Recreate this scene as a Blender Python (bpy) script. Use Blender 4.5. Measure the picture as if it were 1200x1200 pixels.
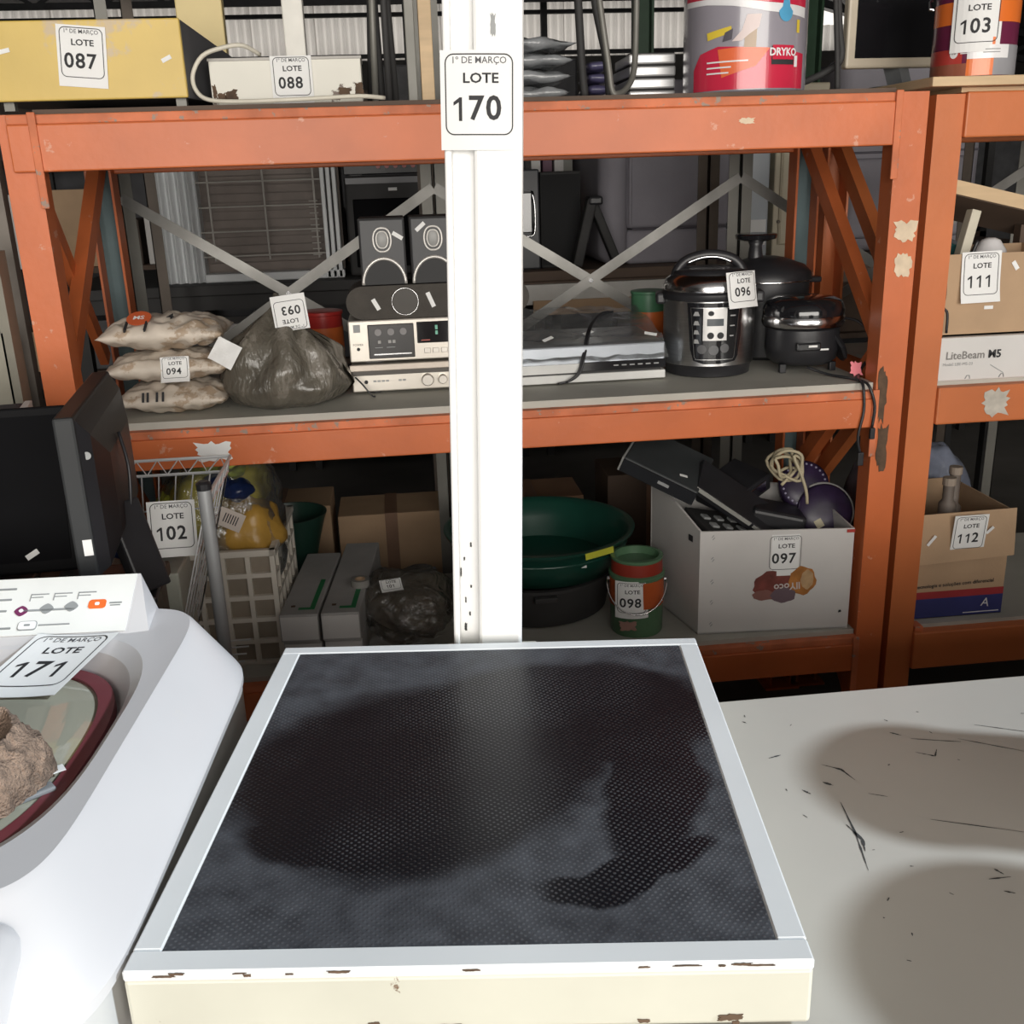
import bpy, bmesh, math, random
from mathutils import Matrix, Vector, Euler, noise

# ------------------------------------------------------------------ camera, sky, sun, exposure
S = bpy.context.scene
for o in list(bpy.data.objects): bpy.data.objects.remove(o)
C = S.collection
cam_d = bpy.data.cameras.new('camera'); cam = bpy.data.objects.new('camera', cam_d); C.objects.link(cam); S.camera = cam
cam_d.sensor_fit = 'HORIZONTAL'; cam_d.sensor_width = 36.0; cam_d.lens = 36.0; cam_d.clip_start = 0.02
# right / up / back axes of the hand-held phone: pitched 18 deg down, turned 6 deg right, rolled about 2 deg
cam.matrix_world = Matrix(((0.99288286, 0.06571504, -0.09932349, 0.0),
                           (-0.11480366, 0.30626027, -0.94499988, 0.0),
                           (-0.03168186, 0.94967688, 0.3116249, 1.57),
                           (0, 0, 0, 1)))
W = bpy.data.worlds.new('daylight'); S.world = W; W.use_nodes = True
bg = W.node_tree.nodes['Background']; bg.inputs[0].default_value = (1.0, 0.94, 0.86, 1); bg.inputs[1].default_value = 1.1
sun_d = bpy.data.lights.new('sun_offscreen', 'SUN'); sun_d.energy = 3.2; sun_d.angle = math.radians(2.4); sun_d.color = (0.80, 0.91, 1.0)
sun = bpy.data.objects.new('sun_offscreen', sun_d); C.objects.link(sun)
sun.rotation_euler = Vector((-0.78, 0.26, -0.53)).to_track_quat('-Z', 'Y').to_euler(); sun.location = (6, -3, 6)
def area(name, loc, size, sizey, power, col, target):
    d = bpy.data.lights.new(name, 'AREA'); d.shape = 'RECTANGLE'; d.size = size; d.size_y = sizey; d.energy = power; d.color = col
    o = bpy.data.objects.new(name, d); C.objects.link(o); o.location = loc
    o.rotation_euler = (Vector(target) - Vector(loc)).to_track_quat('-Z', 'Y').to_euler(); return o
area('added_door_daylight_offscreen', (0.5, -4.9, 2.2), 7.2, 2.9, 440, (1.0, 0.955, 0.89), (0.5, 2.0, 1.5))  # added lamp in the invented doorway, boosts daylight from behind the viewer
S.view_settings.view_transform = 'Standard'; S.view_settings.look = 'None'; S.view_settings.gamma = 1; S.view_settings.use_curve_mapping = False
S.view_settings.exposure = 0.12
R = math.radians
random.seed(7)

# ------------------------------------------------------------------ materials
MATS = {}
def mat(name, col, rough=0.5, metal=0.0, var=0.12, scale=9.0, bump=0.0, bscale=60.0, col2=None, thr=0.62, cscale=18.0, stretch=(1, 1, 1), coat=0.0, emit=0.0, trans=0.0, spec=0.5, alpha=1.0):
    if name in MATS: return MATS[name]
    m = bpy.data.materials.new(name); m.use_nodes = True; nt = m.node_tree; N = nt.nodes; L = nt.links
    p = N['Principled BSDF']
    tc = N.new('ShaderNodeTexCoord'); mp = N.new('ShaderNodeMapping'); mp.inputs['Scale'].default_value = stretch
    L.new(tc.outputs['Object'], mp.inputs['Vector'])
    nz = N.new('ShaderNodeTexNoise'); nz.inputs['Scale'].default_value = scale; nz.inputs['Detail'].default_value = 6
    L.new(mp.outputs[0], nz.inputs['Vector'])
    r = N.new('ShaderNodeValToRGB'); r.color_ramp.elements[0].position = 0.3; r.color_ramp.elements[1].position = 0.72
    r.color_ramp.elements[0].color = tuple(c * (1 - var) for c in col) + (1,); r.color_ramp.elements[1].color = tuple(min(1, c * (1 + var)) for c in col) + (1,)
    L.new(nz.outputs['Fac'], r.inputs['Fac']); out = r.outputs['Color']
    if col2:
        n2 = N.new('ShaderNodeTexNoise'); n2.inputs['Scale'].default_value = cscale; n2.inputs['Detail'].default_value = 8; n2.inputs['Roughness'].default_value = 0.65
        L.new(mp.outputs[0], n2.inputs['Vector'])
        r2 = N.new('ShaderNodeValToRGB'); r2.color_ramp.elements[0].position = thr; r2.color_ramp.elements[1].position = thr + 0.03
        L.new(n2.outputs['Fac'], r2.inputs['Fac'])
        mx = N.new('ShaderNodeMixRGB'); mx.inputs[2].default_value = col2 + (1,)
        L.new(r2.outputs['Color'], mx.inputs[0]); L.new(out, mx.inputs[1]); out = mx.outputs[0]
    L.new(out, p.inputs['Base Color'])
    p.inputs['Roughness'].default_value = rough; p.inputs['Metallic'].default_value = metal
    p.inputs['Coat Weight'].default_value = coat; p.inputs['Specular IOR Level'].default_value = spec
    if trans: p.inputs['Transmission Weight'].default_value = trans
    if alpha < 1: p.inputs['Alpha'].default_value = alpha
    if emit:
        L.new(out, p.inputs['Emission Color']); p.inputs['Emission Strength'].default_value = emit
    if bump:
        b = N.new('ShaderNodeBump'); b.inputs['Strength'].default_value = bump; b.inputs['Distance'].default_value = 0.01
        n3 = N.new('ShaderNodeTexNoise'); n3.inputs['Scale'].default_value = bscale; n3.inputs['Detail'].default_value = 5
        L.new(mp.outputs[0], n3.inputs['Vector']); L.new(n3.outputs['Fac'], b.inputs['Height']); L.new(b.outputs[0], p.inputs['Normal'])
    MATS[name] = m; return m
def film(name, tint=(0.85, 0.88, 0.9), gloss=0.35, rough=0.12, bump=0.6, bscale=22.0, body=0.0, bodycol=(0.6, 0.62, 0.62)):
    """clear crinkled plastic: transparent, with a glossy skin and an optional milky body"""
    if name in MATS: return MATS[name]
    m = bpy.data.materials.new(name); m.use_nodes = True; nt = m.node_tree; N = nt.nodes; L = nt.links
    N.remove(N['Principled BSDF']); out = N['Material Output']
    t = N.new('ShaderNodeBsdfTransparent'); t.inputs[0].default_value = tint + (1,)
    g = N.new('ShaderNodeBsdfGlossy'); g.inputs['Roughness'].default_value = rough; g.inputs[0].default_value = (0.9, 0.92, 0.95, 1)
    d = N.new('ShaderNodeBsdfDiffuse'); d.inputs[0].default_value = bodycol + (1,)
    tc = N.new('ShaderNodeTexCoord'); nz = N.new('ShaderNodeTexNoise'); nz.inputs['Scale'].default_value = bscale; nz.inputs['Detail'].default_value = 4
    nz.inputs['Distortion'].default_value = 1.5
    L.new(tc.outputs['Object'], nz.inputs['Vector'])
    b = N.new('ShaderNodeBump'); b.inputs['Strength'].default_value = bump; b.inputs['Distance'].default_value = 0.02
    L.new(nz.outputs['Fac'], b.inputs['Height']); L.new(b.outputs[0], g.inputs['Normal']); L.new(b.outputs[0], d.inputs['Normal'])
    m0 = N.new('ShaderNodeMixShader'); m0.inputs[0].default_value = body; L.new(t.outputs[0], m0.inputs[1]); L.new(d.outputs[0], m0.inputs[2])
    fr = N.new('ShaderNodeFresnel'); fr.inputs['IOR'].default_value = 1.45; L.new(b.outputs[0], fr.inputs['Normal'])
    ad = N.new('ShaderNodeMath'); ad.operation = 'ADD'; ad.inputs[1].default_value = gloss * 0.25; L.new(fr.outputs[0], ad.inputs[0])
    m1 = N.new('ShaderNodeMixShader'); L.new(ad.outputs[0], m1.inputs[0]); L.new(m0.outputs[0], m1.inputs[1]); L.new(g.outputs[0], m1.inputs[2])
    L.new(m1.outputs[0], out.inputs['Surface']); MATS[name] = m; return m

ORANGE = mat('orange_paint', (0.60, 0.150, 0.046), 0.42, var=0.14, scale=5, col2=(0.66, 0.30, 0.19), thr=0.65, cscale=22, bump=0.05)
ORANGE2 = mat('orange_paint_clean', (0.56, 0.16, 0.05), 0.45, var=0.12, scale=4, col2=(0.22, 0.08, 0.04), thr=0.74, cscale=20, bump=0.05)
RUSTLIP = mat('scuffed_orange', (0.60, 0.17, 0.07), 0.6, var=0.25, scale=14, col2=(0.33, 0.24, 0.19), thr=0.60, cscale=40)
WHITEP = mat('white_enamel', (0.70, 0.71, 0.71), 0.35, var=0.04, scale=6, col2=(0.20, 0.12, 0.07), thr=0.735, cscale=30)
CREAMP = mat('ivory_enamel', (0.56, 0.545, 0.46), 0.4, var=0.06, scale=7, col2=(0.16, 0.09, 0.05), thr=0.715, cscale=26)
TABLEP = mat('table_white_paint', (0.50, 0.475, 0.43), 0.38, var=0.05, scale=4, col2=(0.30, 0.29, 0.27), thr=0.76, cscale=35)
SCRATCH = mat('bare_dark_scratch', (0.05, 0.05, 0.05), 0.8, var=0.3, scale=90)
PLASTW = mat('washer_plastic', (0.57, 0.555, 0.56), 0.30, var=0.03, scale=3, col2=(0.58, 0.56, 0.55), thr=0.72, cscale=9)
PAPER = mat('paper', (0.84, 0.84, 0.83), 0.7, var=0.03)
INK = mat('black_ink', (0.025, 0.025, 0.028), 0.7, var=0.1)
GREYINK = mat('grey_ink', (0.33, 0.34, 0.34), 0.7, var=0.1)
BLACK = mat('black_plastic', (0.022, 0.022, 0.025), 0.38, var=0.2, scale=12)
BLACKM = mat('black_matt', (0.035, 0.034, 0.034), 0.7, var=0.2, scale=8)
GLOSSB = mat('gloss_black', (0.012, 0.012, 0.014), 0.1, var=0.2, coat=0.5)
CHROME = mat('chrome', (0.75, 0.75, 0.76), 0.18, metal=1.0, var=0.05)
STEEL = mat('brushed_steel', (0.62, 0.62, 0.62), 0.28, metal=1.0, var=0.08, scale=20, stretch=(1, 1, 14))
GREYST = mat('grey_steel', (0.20, 0.195, 0.175), 0.5, metal=0.3, var=0.15, scale=7)
STRAP = mat('galvanised_strap', (0.25, 0.245, 0.23), 0.45, metal=0.5, var=0.2, scale=10)
BROWNM = mat('brown_steel', (0.11, 0.085, 0.065), 0.55, var=0.2)
CARD = mat('cardboard', (0.46, 0.31, 0.19), 0.8, var=0.1, scale=6, bump=0.06, bscale=120)
CARDW = mat('white_cardboard', (0.66, 0.64, 0.62), 0.6, var=0.06, scale=5, col2=(0.50, 0.44, 0.36), thr=0.70, cscale=6)
WOOD = mat('pale_wood', (0.62, 0.45, 0.27), 0.6, var=0.15, scale=5, stretch=(1, 1, 8))
PLYTOP = mat('shelf_board', (0.46, 0.45, 0.40), 0.6, var=0.12, scale=5, col2=(0.28, 0.25, 0.20), thr=0.64, cscale=7)
DARKWOOD = mat('dark_board', (0.10, 0.065, 0.045), 0.7, var=0.2, scale=6)
CREAMST = mat('cream_residue', (0.72, 0.58, 0.42), 0.8, var=0.12, scale=40)
SILVER = mat('silver_face', (0.60, 0.56, 0.50), 0.33, metal=0.55, var=0.04, scale=20)
LILAC = mat('lilac_grey_cloth', (0.30, 0.285, 0.32), 0.8, var=0.08, scale=5, bump=0.1, bscale=140)
TEAL = mat('teal_paint', (0.10, 0.155, 0.165), 0.5, var=0.15)

# ------------------------------------------------------------------ mesh helpers
class MB:
    def __init__(s): s.bm = bmesh.new()
    def add(s, verts, faces, M=None):
        vs = [s.bm.verts.new((M @ Vector(v)) if M else v) for v in verts]
        for f in faces:
            try: s.bm.faces.new([vs[i] for i in f])
            except ValueError: pass
        return s
    def bx(s, x0, x1, y0, y1, z0, z1, bev=0.0, seg=2, M=None):
        t = bmesh.new()
        vs = [t.verts.new((x, y, z)) for x in (x0, x1) for y in (y0, y1) for z in (z0, z1)]
        for f in ((0, 1, 3, 2), (4, 6, 7, 5), (0, 4, 5, 1), (2, 3, 7, 6), (0, 2, 6, 4), (1, 5, 7, 3)): t.faces.new([vs[i] for i in f])
        bmesh.ops.recalc_face_normals(t, faces=t.faces)
        if bev: bmesh.ops.bevel(t, geom=list(t.edges), offset=bev, segments=seg, affect='EDGES', profile=0.5)
        t.verts.ensure_lookup_table(); t.verts.index_update()
        s.add([v.co.copy() for v in t.verts], [[v.index for v in f.verts] for f in t.faces], M); t.free(); return s
    def beam(s, a, b, w, h, bev=0.0, up=(0, 0, 1)):
        """box from a to b, w wide across, h along up"""
        a, b = Vector(a), Vector(b); d = (b - a); L = d.length; d.normalize(); u = Vector(up)
        sd = d.cross(u)
        if sd.length < 1e-4: sd = d.cross(Vector((0, 1, 0)))
        sd.normalize(); u = sd.cross(d)
        M = Matrix((( d.x, sd.x, u.x, a.x), (d.y, sd.y, u.y, a.y), (d.z, sd.z, u.z, a.z), (0, 0, 0, 1)))
        return s.bx(0, L, -w / 2, w / 2, -h / 2, h / 2, bev, M=M)
    def tube(s, pts, r, n=8, closed=False, M=None):
        pts = [Vector(p) for p in pts]; rings = []; prev = None; k = len(pts)
        for i, p in enumerate(pts):
            if closed: d = pts[(i + 1) % k] - pts[i - 1]
            else: d = pts[min(i + 1, k - 1)] - pts[max(i - 1, 0)]
            d.normalize()
            if prev is None:
                a = Vector((0, 0, 1)) if abs(d.z) < 0.9 else Vector((1, 0, 0))
                u = d.cross(a).normalized()
            else:
                u = (prev - d * prev.dot(d)).normalized()
            prev = u; w = d.cross(u); rr = r[i] if isinstance(r, (list, tuple)) else r
            rings.append([p + (u * math.cos(t) + w * math.sin(t)) * rr for t in [2 * math.pi * j / n for j in range(n)]])
        return s.loft(rings, cap=not closed, wrap=closed, M=M)
    def loft(s, rings, cap=True, wrap=False, M=None, cap0=None, cap1=None):
        n = len(rings[0]); k = len(rings); vs = [v for r in rings for v in r]; fs = []
        for i in range(k if wrap else k - 1):
            a, b = i * n, ((i + 1) % k) * n
            for j in range(n): fs.append((a + j, a + (j + 1) % n, b + (j + 1) % n, b + j))
        c0 = cap if cap0 is None else cap0; c1 = cap if cap1 is None else cap1
        if not wrap:
            if c0: fs.append(tuple(range(n))[::-1])
            if c1: fs.append(tuple(range((k - 1) * n, k * n)))
        return s.add(vs, fs, M)
    def lathe(s, prof, c=(0, 0, 0), n=32, cap0=True, cap1=True, M=None, sx=1.0, sy=1.0):
        rings = [[(c[0] + r * sx * math.cos(2 * math.pi * j / n), c[1] + r * sy * math.sin(2 * math.pi * j / n), c[2] + z) for j in range(n)] for r, z in prof]
        return s.loft(rings, M=M, cap=False, cap0=cap0, cap1=cap1)
    def grid(s, fn, nu, nv, M=None, closed_u=False):
        vs = [fn(i / nu, j / nv) for i in range(nu + 1) for j in range(nv + 1)]; fs = []
        for i in range(nu):
            for j in range(nv):
                a = i * (nv + 1) + j; fs.append((a, a + nv + 1, a + nv + 2, a + 1))
        return s.add(vs, fs, M)
    def prism(s, poly, d0, d1, M=None):
        """poly in XZ, extruded along Y from d0 to d1"""
        n = len(poly); vs = [(x, d0, z) for x, z in poly] + [(x, d1, z) for x, z in poly]
        fs = [tuple(range(n)), tuple(range(2 * n - 1, n - 1, -1))] + [(i, i + n, (i + 1) % n + n, (i + 1) % n) for i in range(n)]
        return s.add(vs, fs, M)
    def build(s, name, m, parent=None, smooth=False, sub=0, label=None, ang=None):
        bm = s.bm
        bmesh.ops.remove_doubles(bm, verts=bm.verts, dist=1e-6)
        bmesh.ops.recalc_face_normals(bm, faces=bm.faces)
        me = bpy.data.meshes.new(name); bm.to_mesh(me); bm.free()
        me.materials.append(m)
        if smooth:
            me.polygons.foreach_set('use_smooth', [True] * len(me.polygons))
            if ang: me.set_sharp_from_angle(angle=R(ang))
        o = bpy.data.objects.new(name, me); C.objects.link(o)
        if parent: o.parent = parent
        if label: o['label'] = label
        if sub:
            md = o.modifiers.new('sub', 'SUBSURF'); md.levels = md.render_levels = sub
        return o
def link_copy(o, parent, M=None):
    c = o.copy(); C.objects.link(c); c.parent = parent
    if M is not None: c.matrix_local = M
    return c
def thing(name, label, cat, loc=(0, 0, 0), rotz=0.0, group=None, rot=None):
    o = bpy.data.objects.new(name, None); C.objects.link(o); o.empty_display_size = 0.05
    o.location = loc; o.rotation_euler = rot if rot else (0, 0, rotz); o['label'] = label; o['category'] = cat
    if group: o['group'] = group
    return o
def tagp(o, label, cat, group=None):
    o['label'] = label; o['category'] = cat
    if group: o['group'] = group
    return o
def struct(o): o['kind'] = 'structure'; return o
T = Matrix.Translation
def RX(a): return Matrix.Rotation(R(a), 4, 'X')
def RY(a): return Matrix.Rotation(R(a), 4, 'Y')
def RZ(a): return Matrix.Rotation(R(a), 4, 'Z')
def front(x, y, z): return T((x, y, z)) @ RX(90)          # local x right, y up, z toward the viewer (-Y)
def text(parent, body, size, M, m=None, bold=0.0, warp=None, name='lettering', sx=1.0, res=2, ext=0.0):
    cu = bpy.data.curves.new('t', 'FONT'); cu.body = body; cu.size = size; cu.align_x = 'CENTER'; cu.align_y = 'CENTER'; cu.offset = bold * size; cu.resolution_u = res
    cu.extrude = ext
    t = bpy.data.objects.new('t', cu); me = bpy.data.meshes.new_from_object(t)
    for v in me.vertices:
        p = v.co.copy(); p.x *= sx
        if warp: p = Vector(warp(p))
        v.co = M @ p
    bpy.data.objects.remove(t); bpy.data.curves.remove(cu)
    me.name = name; me.materials.clear(); me.materials.append(m or INK)
    o = bpy.data.objects.new(name, me); C.objects.link(o); o.parent = parent; return o
def rrect(w, h, r, n=5):
    pts = []
    for cx, cy, a0 in ((w / 2 - r, h / 2 - r, 0), (-w / 2 + r, h / 2 - r, 90), (-w / 2 + r, -h / 2 + r, 180), (w / 2 - r, -h / 2 + r, 270)):
        for k in range(n + 1):
            a = R(a0 + 90 * k / n); pts.append((cx + r * math.cos(a), cy + r * math.sin(a)))
    return pts
def lot_tag(root, num, M, s=1.0, curl=0.0, cyl=None, tall=1.0, bent=0.0, shear=0.0):
    """sheet of paper with a rounded border, a heading, LOTE and the lot number; frame M: x right, y up, z out"""
    w, h = 0.098 * s, 0.118 * s * tall
    def bend(x, y, e):
        z = e + curl * (x / (w / 2)) ** 2 + bent * max(0.0, (-y / (h / 2))) ** 2
        if cyl: z -= cyl - math.sqrt(max(cyl * cyl - x * x, 0.0))
        return (x + shear * y, y, z)
    pb = MB()
    g = lambda e: (lambda u, v: bend((u - .5) * w, (v - .5) * h, e))
    pb.grid(g(0.0), 10, 8, M=M); pb.grid(g(0.0006), 10, 8, M=M)
    paper = pb.build('lot_tag', PAPER, root, label='white paper lot tag numbered ' + num)
    bw, bh = 0.086 * s, 0.096 * s * tall; oy = 0.007 * s
    a = rrect(bw, bh, 0.011 * s); b = rrect(bw - 0.003 * s, bh - 0.003 * s, 0.0096 * s); n = len(a); e = 0.0012
    def dense(poly):
        out = []
        for i in range(len(poly)):
            p, q = poly[i], poly[(i + 1) % len(poly)]
            for k in range(4): out.append((p[0] + (q[0] - p[0]) * k / 4, p[1] + (q[1] - p[1]) * k / 4))
        return out
    a, b = dense(a), dense(b); n = len(a)
    bm = MB(); bm.add([bend(x, y + oy, e) for x, y in a] + [bend(x, y + oy, e) for x, y in b], [(i, (i + 1) % n, (i + 1) % n + n, i + n) for i in range(n)], M)
    bm.build('border', INK, paper)
    def wl(dx, dy): return lambda p: bend(p.x + dx, p.y + dy, e)
    text(paper, '1º DE MARÇO', 0.0112 * s, M, mat('soft_ink', (.10, .10, .11), .7), warp=wl(0, oy + bh / 2 - 0.008 * s * tall), bold=0.004)
    text(paper, 'LOTE', 0.0165 * s, M, INK, warp=wl(0.002 * s, oy + bh / 2 - 0.029 * s * tall), bold=0.02, sx=1.15)
    ns = 0.040 * s * min(tall, 1); cy = oy - 0.017 * s * tall
    for i, ch in enumerate(num):
        dx = -0.004 * s + (i - 1) * ns * 0.56
        if ch != '1': text(paper, ch, ns, M, INK, warp=wl(dx, cy), bold=0.02, res=3, name='digit')
        else:
            P = [(.02, -.5), (.17, -.5), (.17, .5), (.06, .5), (-.22, .30), (-.22, .15), (.02, .29)]; hh = ns * .70
            MB().add([bend(dx + x * hh, cy + y * hh, e) for x, y in P], [(0, 1, 2, 6), (2, 3, 4, 5, 6)], M).build('digit', INK, paper)
    return paper
def strip(root, M, w=0.03, h=0.011):
    return MB().bx(-w / 2, w / 2, -h / 2, h / 2, 0, 0.0008, M=M).build('paper_strip', PAPER, root, label='small strip of white paper tape')
def ragged(root, M, w, h, m, seed=0, name='torn_sticker', label='torn remains of a peeled sticker'):
    rnd = random.Random(seed); n = 26; pts = []
    for k in range(n):
        a = 2 * math.pi * k / n; c, s_ = math.cos(a), math.sin(a); q = max(abs(c), abs(s_)); f = rnd.uniform(0.62, 1.0)
        pts.append((c / q * w / 2 * f, s_ / q * h / 2 * f))
    b = MB(); b.add([(x, y, 0.0) for x, y in pts] + [(x, y, 0.0008) for x, y in pts], [tuple(range(n)), tuple(range(n, 2 * n))] + [(i, (i + 1) % n, (i + 1) % n + n, i + n) for i in range(n)], M)
    return b.build(name, m, root, label=label)
def sup(a, b, e, n=64, cx=0.0, cy=0.0, z=0.0):
    out = []
    for k in range(n):
        t = 2 * math.pi * k / n; c, s_ = math.cos(t), math.sin(t)
        out.append((cx + a * math.copysign(abs(c) ** (2 / e), c), cy + b * math.copysign(abs(s_) ** (2 / e), s_), z))
    return out
def pillow(w, d, h, seed=0, wr=0.006, nu=28, nv=20, pinch=3.0, freq=14, ex=.45):
    b = MB()
    for sg in (1, -1):
        def fn(u, v, sg=sg):
            x, y = 2 * u - 1, 2 * v - 1
            t = ((1 - abs(x) ** pinch) * (1 - abs(y) ** pinch)); t = max(t, 0) ** ex
            nz = noise.noise(Vector((x * w * freq + seed, y * d * freq, sg * 3.1))) * wr * min(1, t * 2)
            k = 1 - 0.06 * (1 - abs(y)) * abs(x) ** 6
            return (x * w / 2 * k, y * d / 2, h / 2 + sg * (t * h / 2) * (1.0 if sg > 0 else 0.96) + nz)
        b.grid(fn, nu, nv)
    return b

# ------------------------------------------------------------------ the warehouse shell
CONC = mat('concrete', (0.20, 0.19, 0.175), 0.8, var=0.25, scale=1.5, bump=0.1)
WALLM = mat('dark_block_wall', (0.10, 0.095, 0.09), 0.85, var=0.3, scale=2.0)
ROOFM = mat('dark_roof_sheet', (0.12, 0.12, 0.125), 0.7, var=0.3, scale=3.0)
TRUSSM = mat('truss_steel', (0.035, 0.036, 0.04), 0.6, var=0.2)
def translucent_sheet():
    m = bpy.data.materials.new('translucent_corrugated_sheet'); m.use_nodes = True; N = m.node_tree.nodes; L = m.node_tree.links
    N.remove(N['Principled BSDF']); t = N.new('ShaderNodeBsdfTranslucent'); d = N.new('ShaderNodeBsdfDiffuse'); d.inputs[0].default_value = (0.5, 0.5, 0.48, 1)
    nz = N.new('ShaderNodeTexNoise'); nz.inputs['Scale'].default_value = 1.3; tc = N.new('ShaderNodeTexCoord'); L.new(tc.outputs['Object'], nz.inputs['Vector'])
    r = N.new('ShaderNodeValToRGB'); r.color_ramp.elements[0].color = (0.66, 0.64, 0.62, 1); r.color_ramp.elements[1].color = (0.92, 0.91, 0.90, 1)
    L.new(nz.outputs['Fac'], r.inputs['Fac']); L.new(r.outputs[0], t.inputs[0])
    mx = N.new('ShaderNodeMixShader'); mx.inputs[0].default_value = 0.25; L.new(t.outputs[0], mx.inputs[1]); L.new(d.outputs[0], mx.inputs[2])
    L.new(mx.outputs[0], N['Material Output'].inputs['Surface']); return m
SHEET = translucent_sheet()
struct(MB().bx(-9, 14, -5, 18.4, -0.06, 0).build('floor', CONC))
wb = struct(MB().bx(-9, 14, 18, 18.2, 0, 3.40).build('wall_back', WALLM))
sb = MB()                                                  # one corrugated sheet, shared by all
def corr(u, v): return (u * 1.02, 0.030 * math.sin(u * 1.02 / 0.127 * 2 * math.pi), v * 0.95)
sb.grid(corr, 64, 1)
s0 = sb.build('corrugated_sheet', SHEET, wb, smooth=True); s0.location = (-9, 18.05, 3.34)
for k in range(1, 16): link_copy(s0, wb, T((-9 + k * 1.0, 18.05 + 0.01 * (k % 2), 3.34)))
low = MB(); low.grid(lambda u, v: (u * 1.02, 0.030 * math.sin(u * 1.02 / 0.127 * 2 * math.pi), v * (0.62 - 0.02)), 64, 1)
s1 = low.build('corrugated_sheet', SHEET, wb, smooth=True); s1.location = (7.0, 18.05, 3.20)
for k in range(1, 6): link_copy(s1, wb, T((7.0 + k * 1.0, 18.05, 3.20 - 0.26 * k)))
struct(MB().bx(-9.2, -9, -5, 18.4, 0, 4.6).build('wall_left', WALLM))
wf = MB(); wf.bx(-9.2, -3.2, -5.2, -5, 0, 4.34); wf.bx(4.2, 14.2, -5.2, -5, 0, 4.34); wf.bx(-3.2, 4.2, -5.2, -5, 3.7, 4.34); struct(wf.build('wall_front', WALLM))      # wide doorway behind the viewer, invented to let daylight in
struct(MB().bx(14, 14.2, -5, 18.4, 0, 4.34).build('wall_right', WALLM))
rf = MB(); rf.bx(-9.2, 3.6, -5, 18.6, 4.28, 4.34); rf.bx(6.8, 14.2, -5, 4.5, 4.28, 4.34); rf.bx(3.6, 6.8, -.12, 4.5, 4.28, 4.34); rf.bx(3.6, 6.8, -5, -1.75, 4.28, 4.34)      # unseen roof gap invented to let the sun onto the table, between x = 3.6 and 6.8
rf.prism([(3.6, 4.28), (6.9, 4.28), (14, 2.42), (14, 2.50), (6.9, 4.36), (3.6, 4.34)], 4.5, 18.6)
struct(rf.build('ceiling', ROOFM))
for k, z in enumerate((3.42, 4.02)):                        # girts across the sheets, just inside
    struct(MB().bx(-9, 7.2, 17.86, 17.94, z, z + 0.06).build('trim_%d' % (k + 1), TRUSSM))
n = 3
for x in (-2.9, 0.4, 2.6):
    struct(MB().bx(x, x + 0.10, 17.8, 17.9, 0, 4.28).build('trim_%d' % n, TRUSSM)); n += 1
for y in (9.0, 12.5, 16.0):                                 # trusses of the low bay
    tr = MB(); tr.beam((6.0, y, 3.98), (13.9, y, 1.95), 0.07, 0.09); tr.beam((6.0, y, 4.24), (13.9, y, 2.40), 0.07, 0.09)
    for k in range(9):
        a = 6.0 + k * 0.88; tr.beam((a, y, 3.98 - (a - 6) * 0.257), (a + 0.44, y, 4.24 - (a - 5.56) * 0.233), 0.04, 0.05); tr.beam((a + 0.44, y, 4.24 - (a - 5.56) * 0.233), (a + 0.88, y, 3.98 - (a - 5.12) * 0.257), 0.04, 0.05)
    struct(tr.build('trim_%d' % n, TRUSSM)); n += 1
    tr = MB()
    tr.bx(-9, 6.9, y - .04, y + .04, 4.18, 4.28); tr.bx(-9, 6.9, y - .04, y + .04, 3.92, 4.0)
    for k in range(18): tr.beam((-9 + k * .88, y, 3.96), (-9 + k * .88 + .44, y, 4.22), 0.04, 0.05); tr.beam((-9 + k * .88 + .44, y, 4.22), (-9 + k * .88 + .88, y, 3.96), 0.04, 0.05)
    struct(tr.build('trim_%d' % n, TRUSSM)); n += 1

# ------------------------------------------------------------------ orange racks
def frame(root, x0, x1, yf, yb, ztop, m, mirror=False, braces=True):
    for y0, sg in ((yf, 1), (yb, -1)):                       # C-section uprights, open toward each other
        b = MB(); b.bx(x0, x1, min(y0, y0 + sg * .006), max(y0, y0 + sg * .006), 0, ztop)
        for xa in (x0, x1 - 0.006): b.bx(xa, xa + 0.006, min(y0 + sg * .006, y0 + sg * .06), max(y0 + sg * .006, y0 + sg * .06), 0, ztop)
        b.build('upright', m, root)
        MB().bx(x0 - .02, x1 + .02, min(y0 - sg * .02, y0 + sg * .08), max(y0 - sg * .02, y0 + sg * .08), 0, 0.008).build('foot_plate', m, root)
    xm = (x0 + x1) / 2; z = 0.22; k = 0; ya, yb2 = yf + 0.05, yb - 0.05
    while z < ztop - 0.2:
        z2 = min(z + 0.47, ztop - 0.06); a, b_ = (yb2, ya) if k % 2 else (ya, yb2)
        MB().beam((xm, a, z), (xm, b_, z2), 0.03, 0.045).build('brace', m, root); z = z2; k += 1
rack = thing('storage_rack', 'scuffed orange steel storage rack of three levels behind the white platform scale', 'rack', (0.2, 2.25, 0))
def rack_children(root, loc):
    for o in root.children: o.location = Vector(o.location) - Vector(loc)
RO = (0.2, 2.25, 0)
frame(rack, -0.755, -0.69, 2.25, 2.87, 1.715, ORANGE); frame(rack, 1.10, 1.168, 2.25, 2.87, 1.715, ORANGE)
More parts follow.
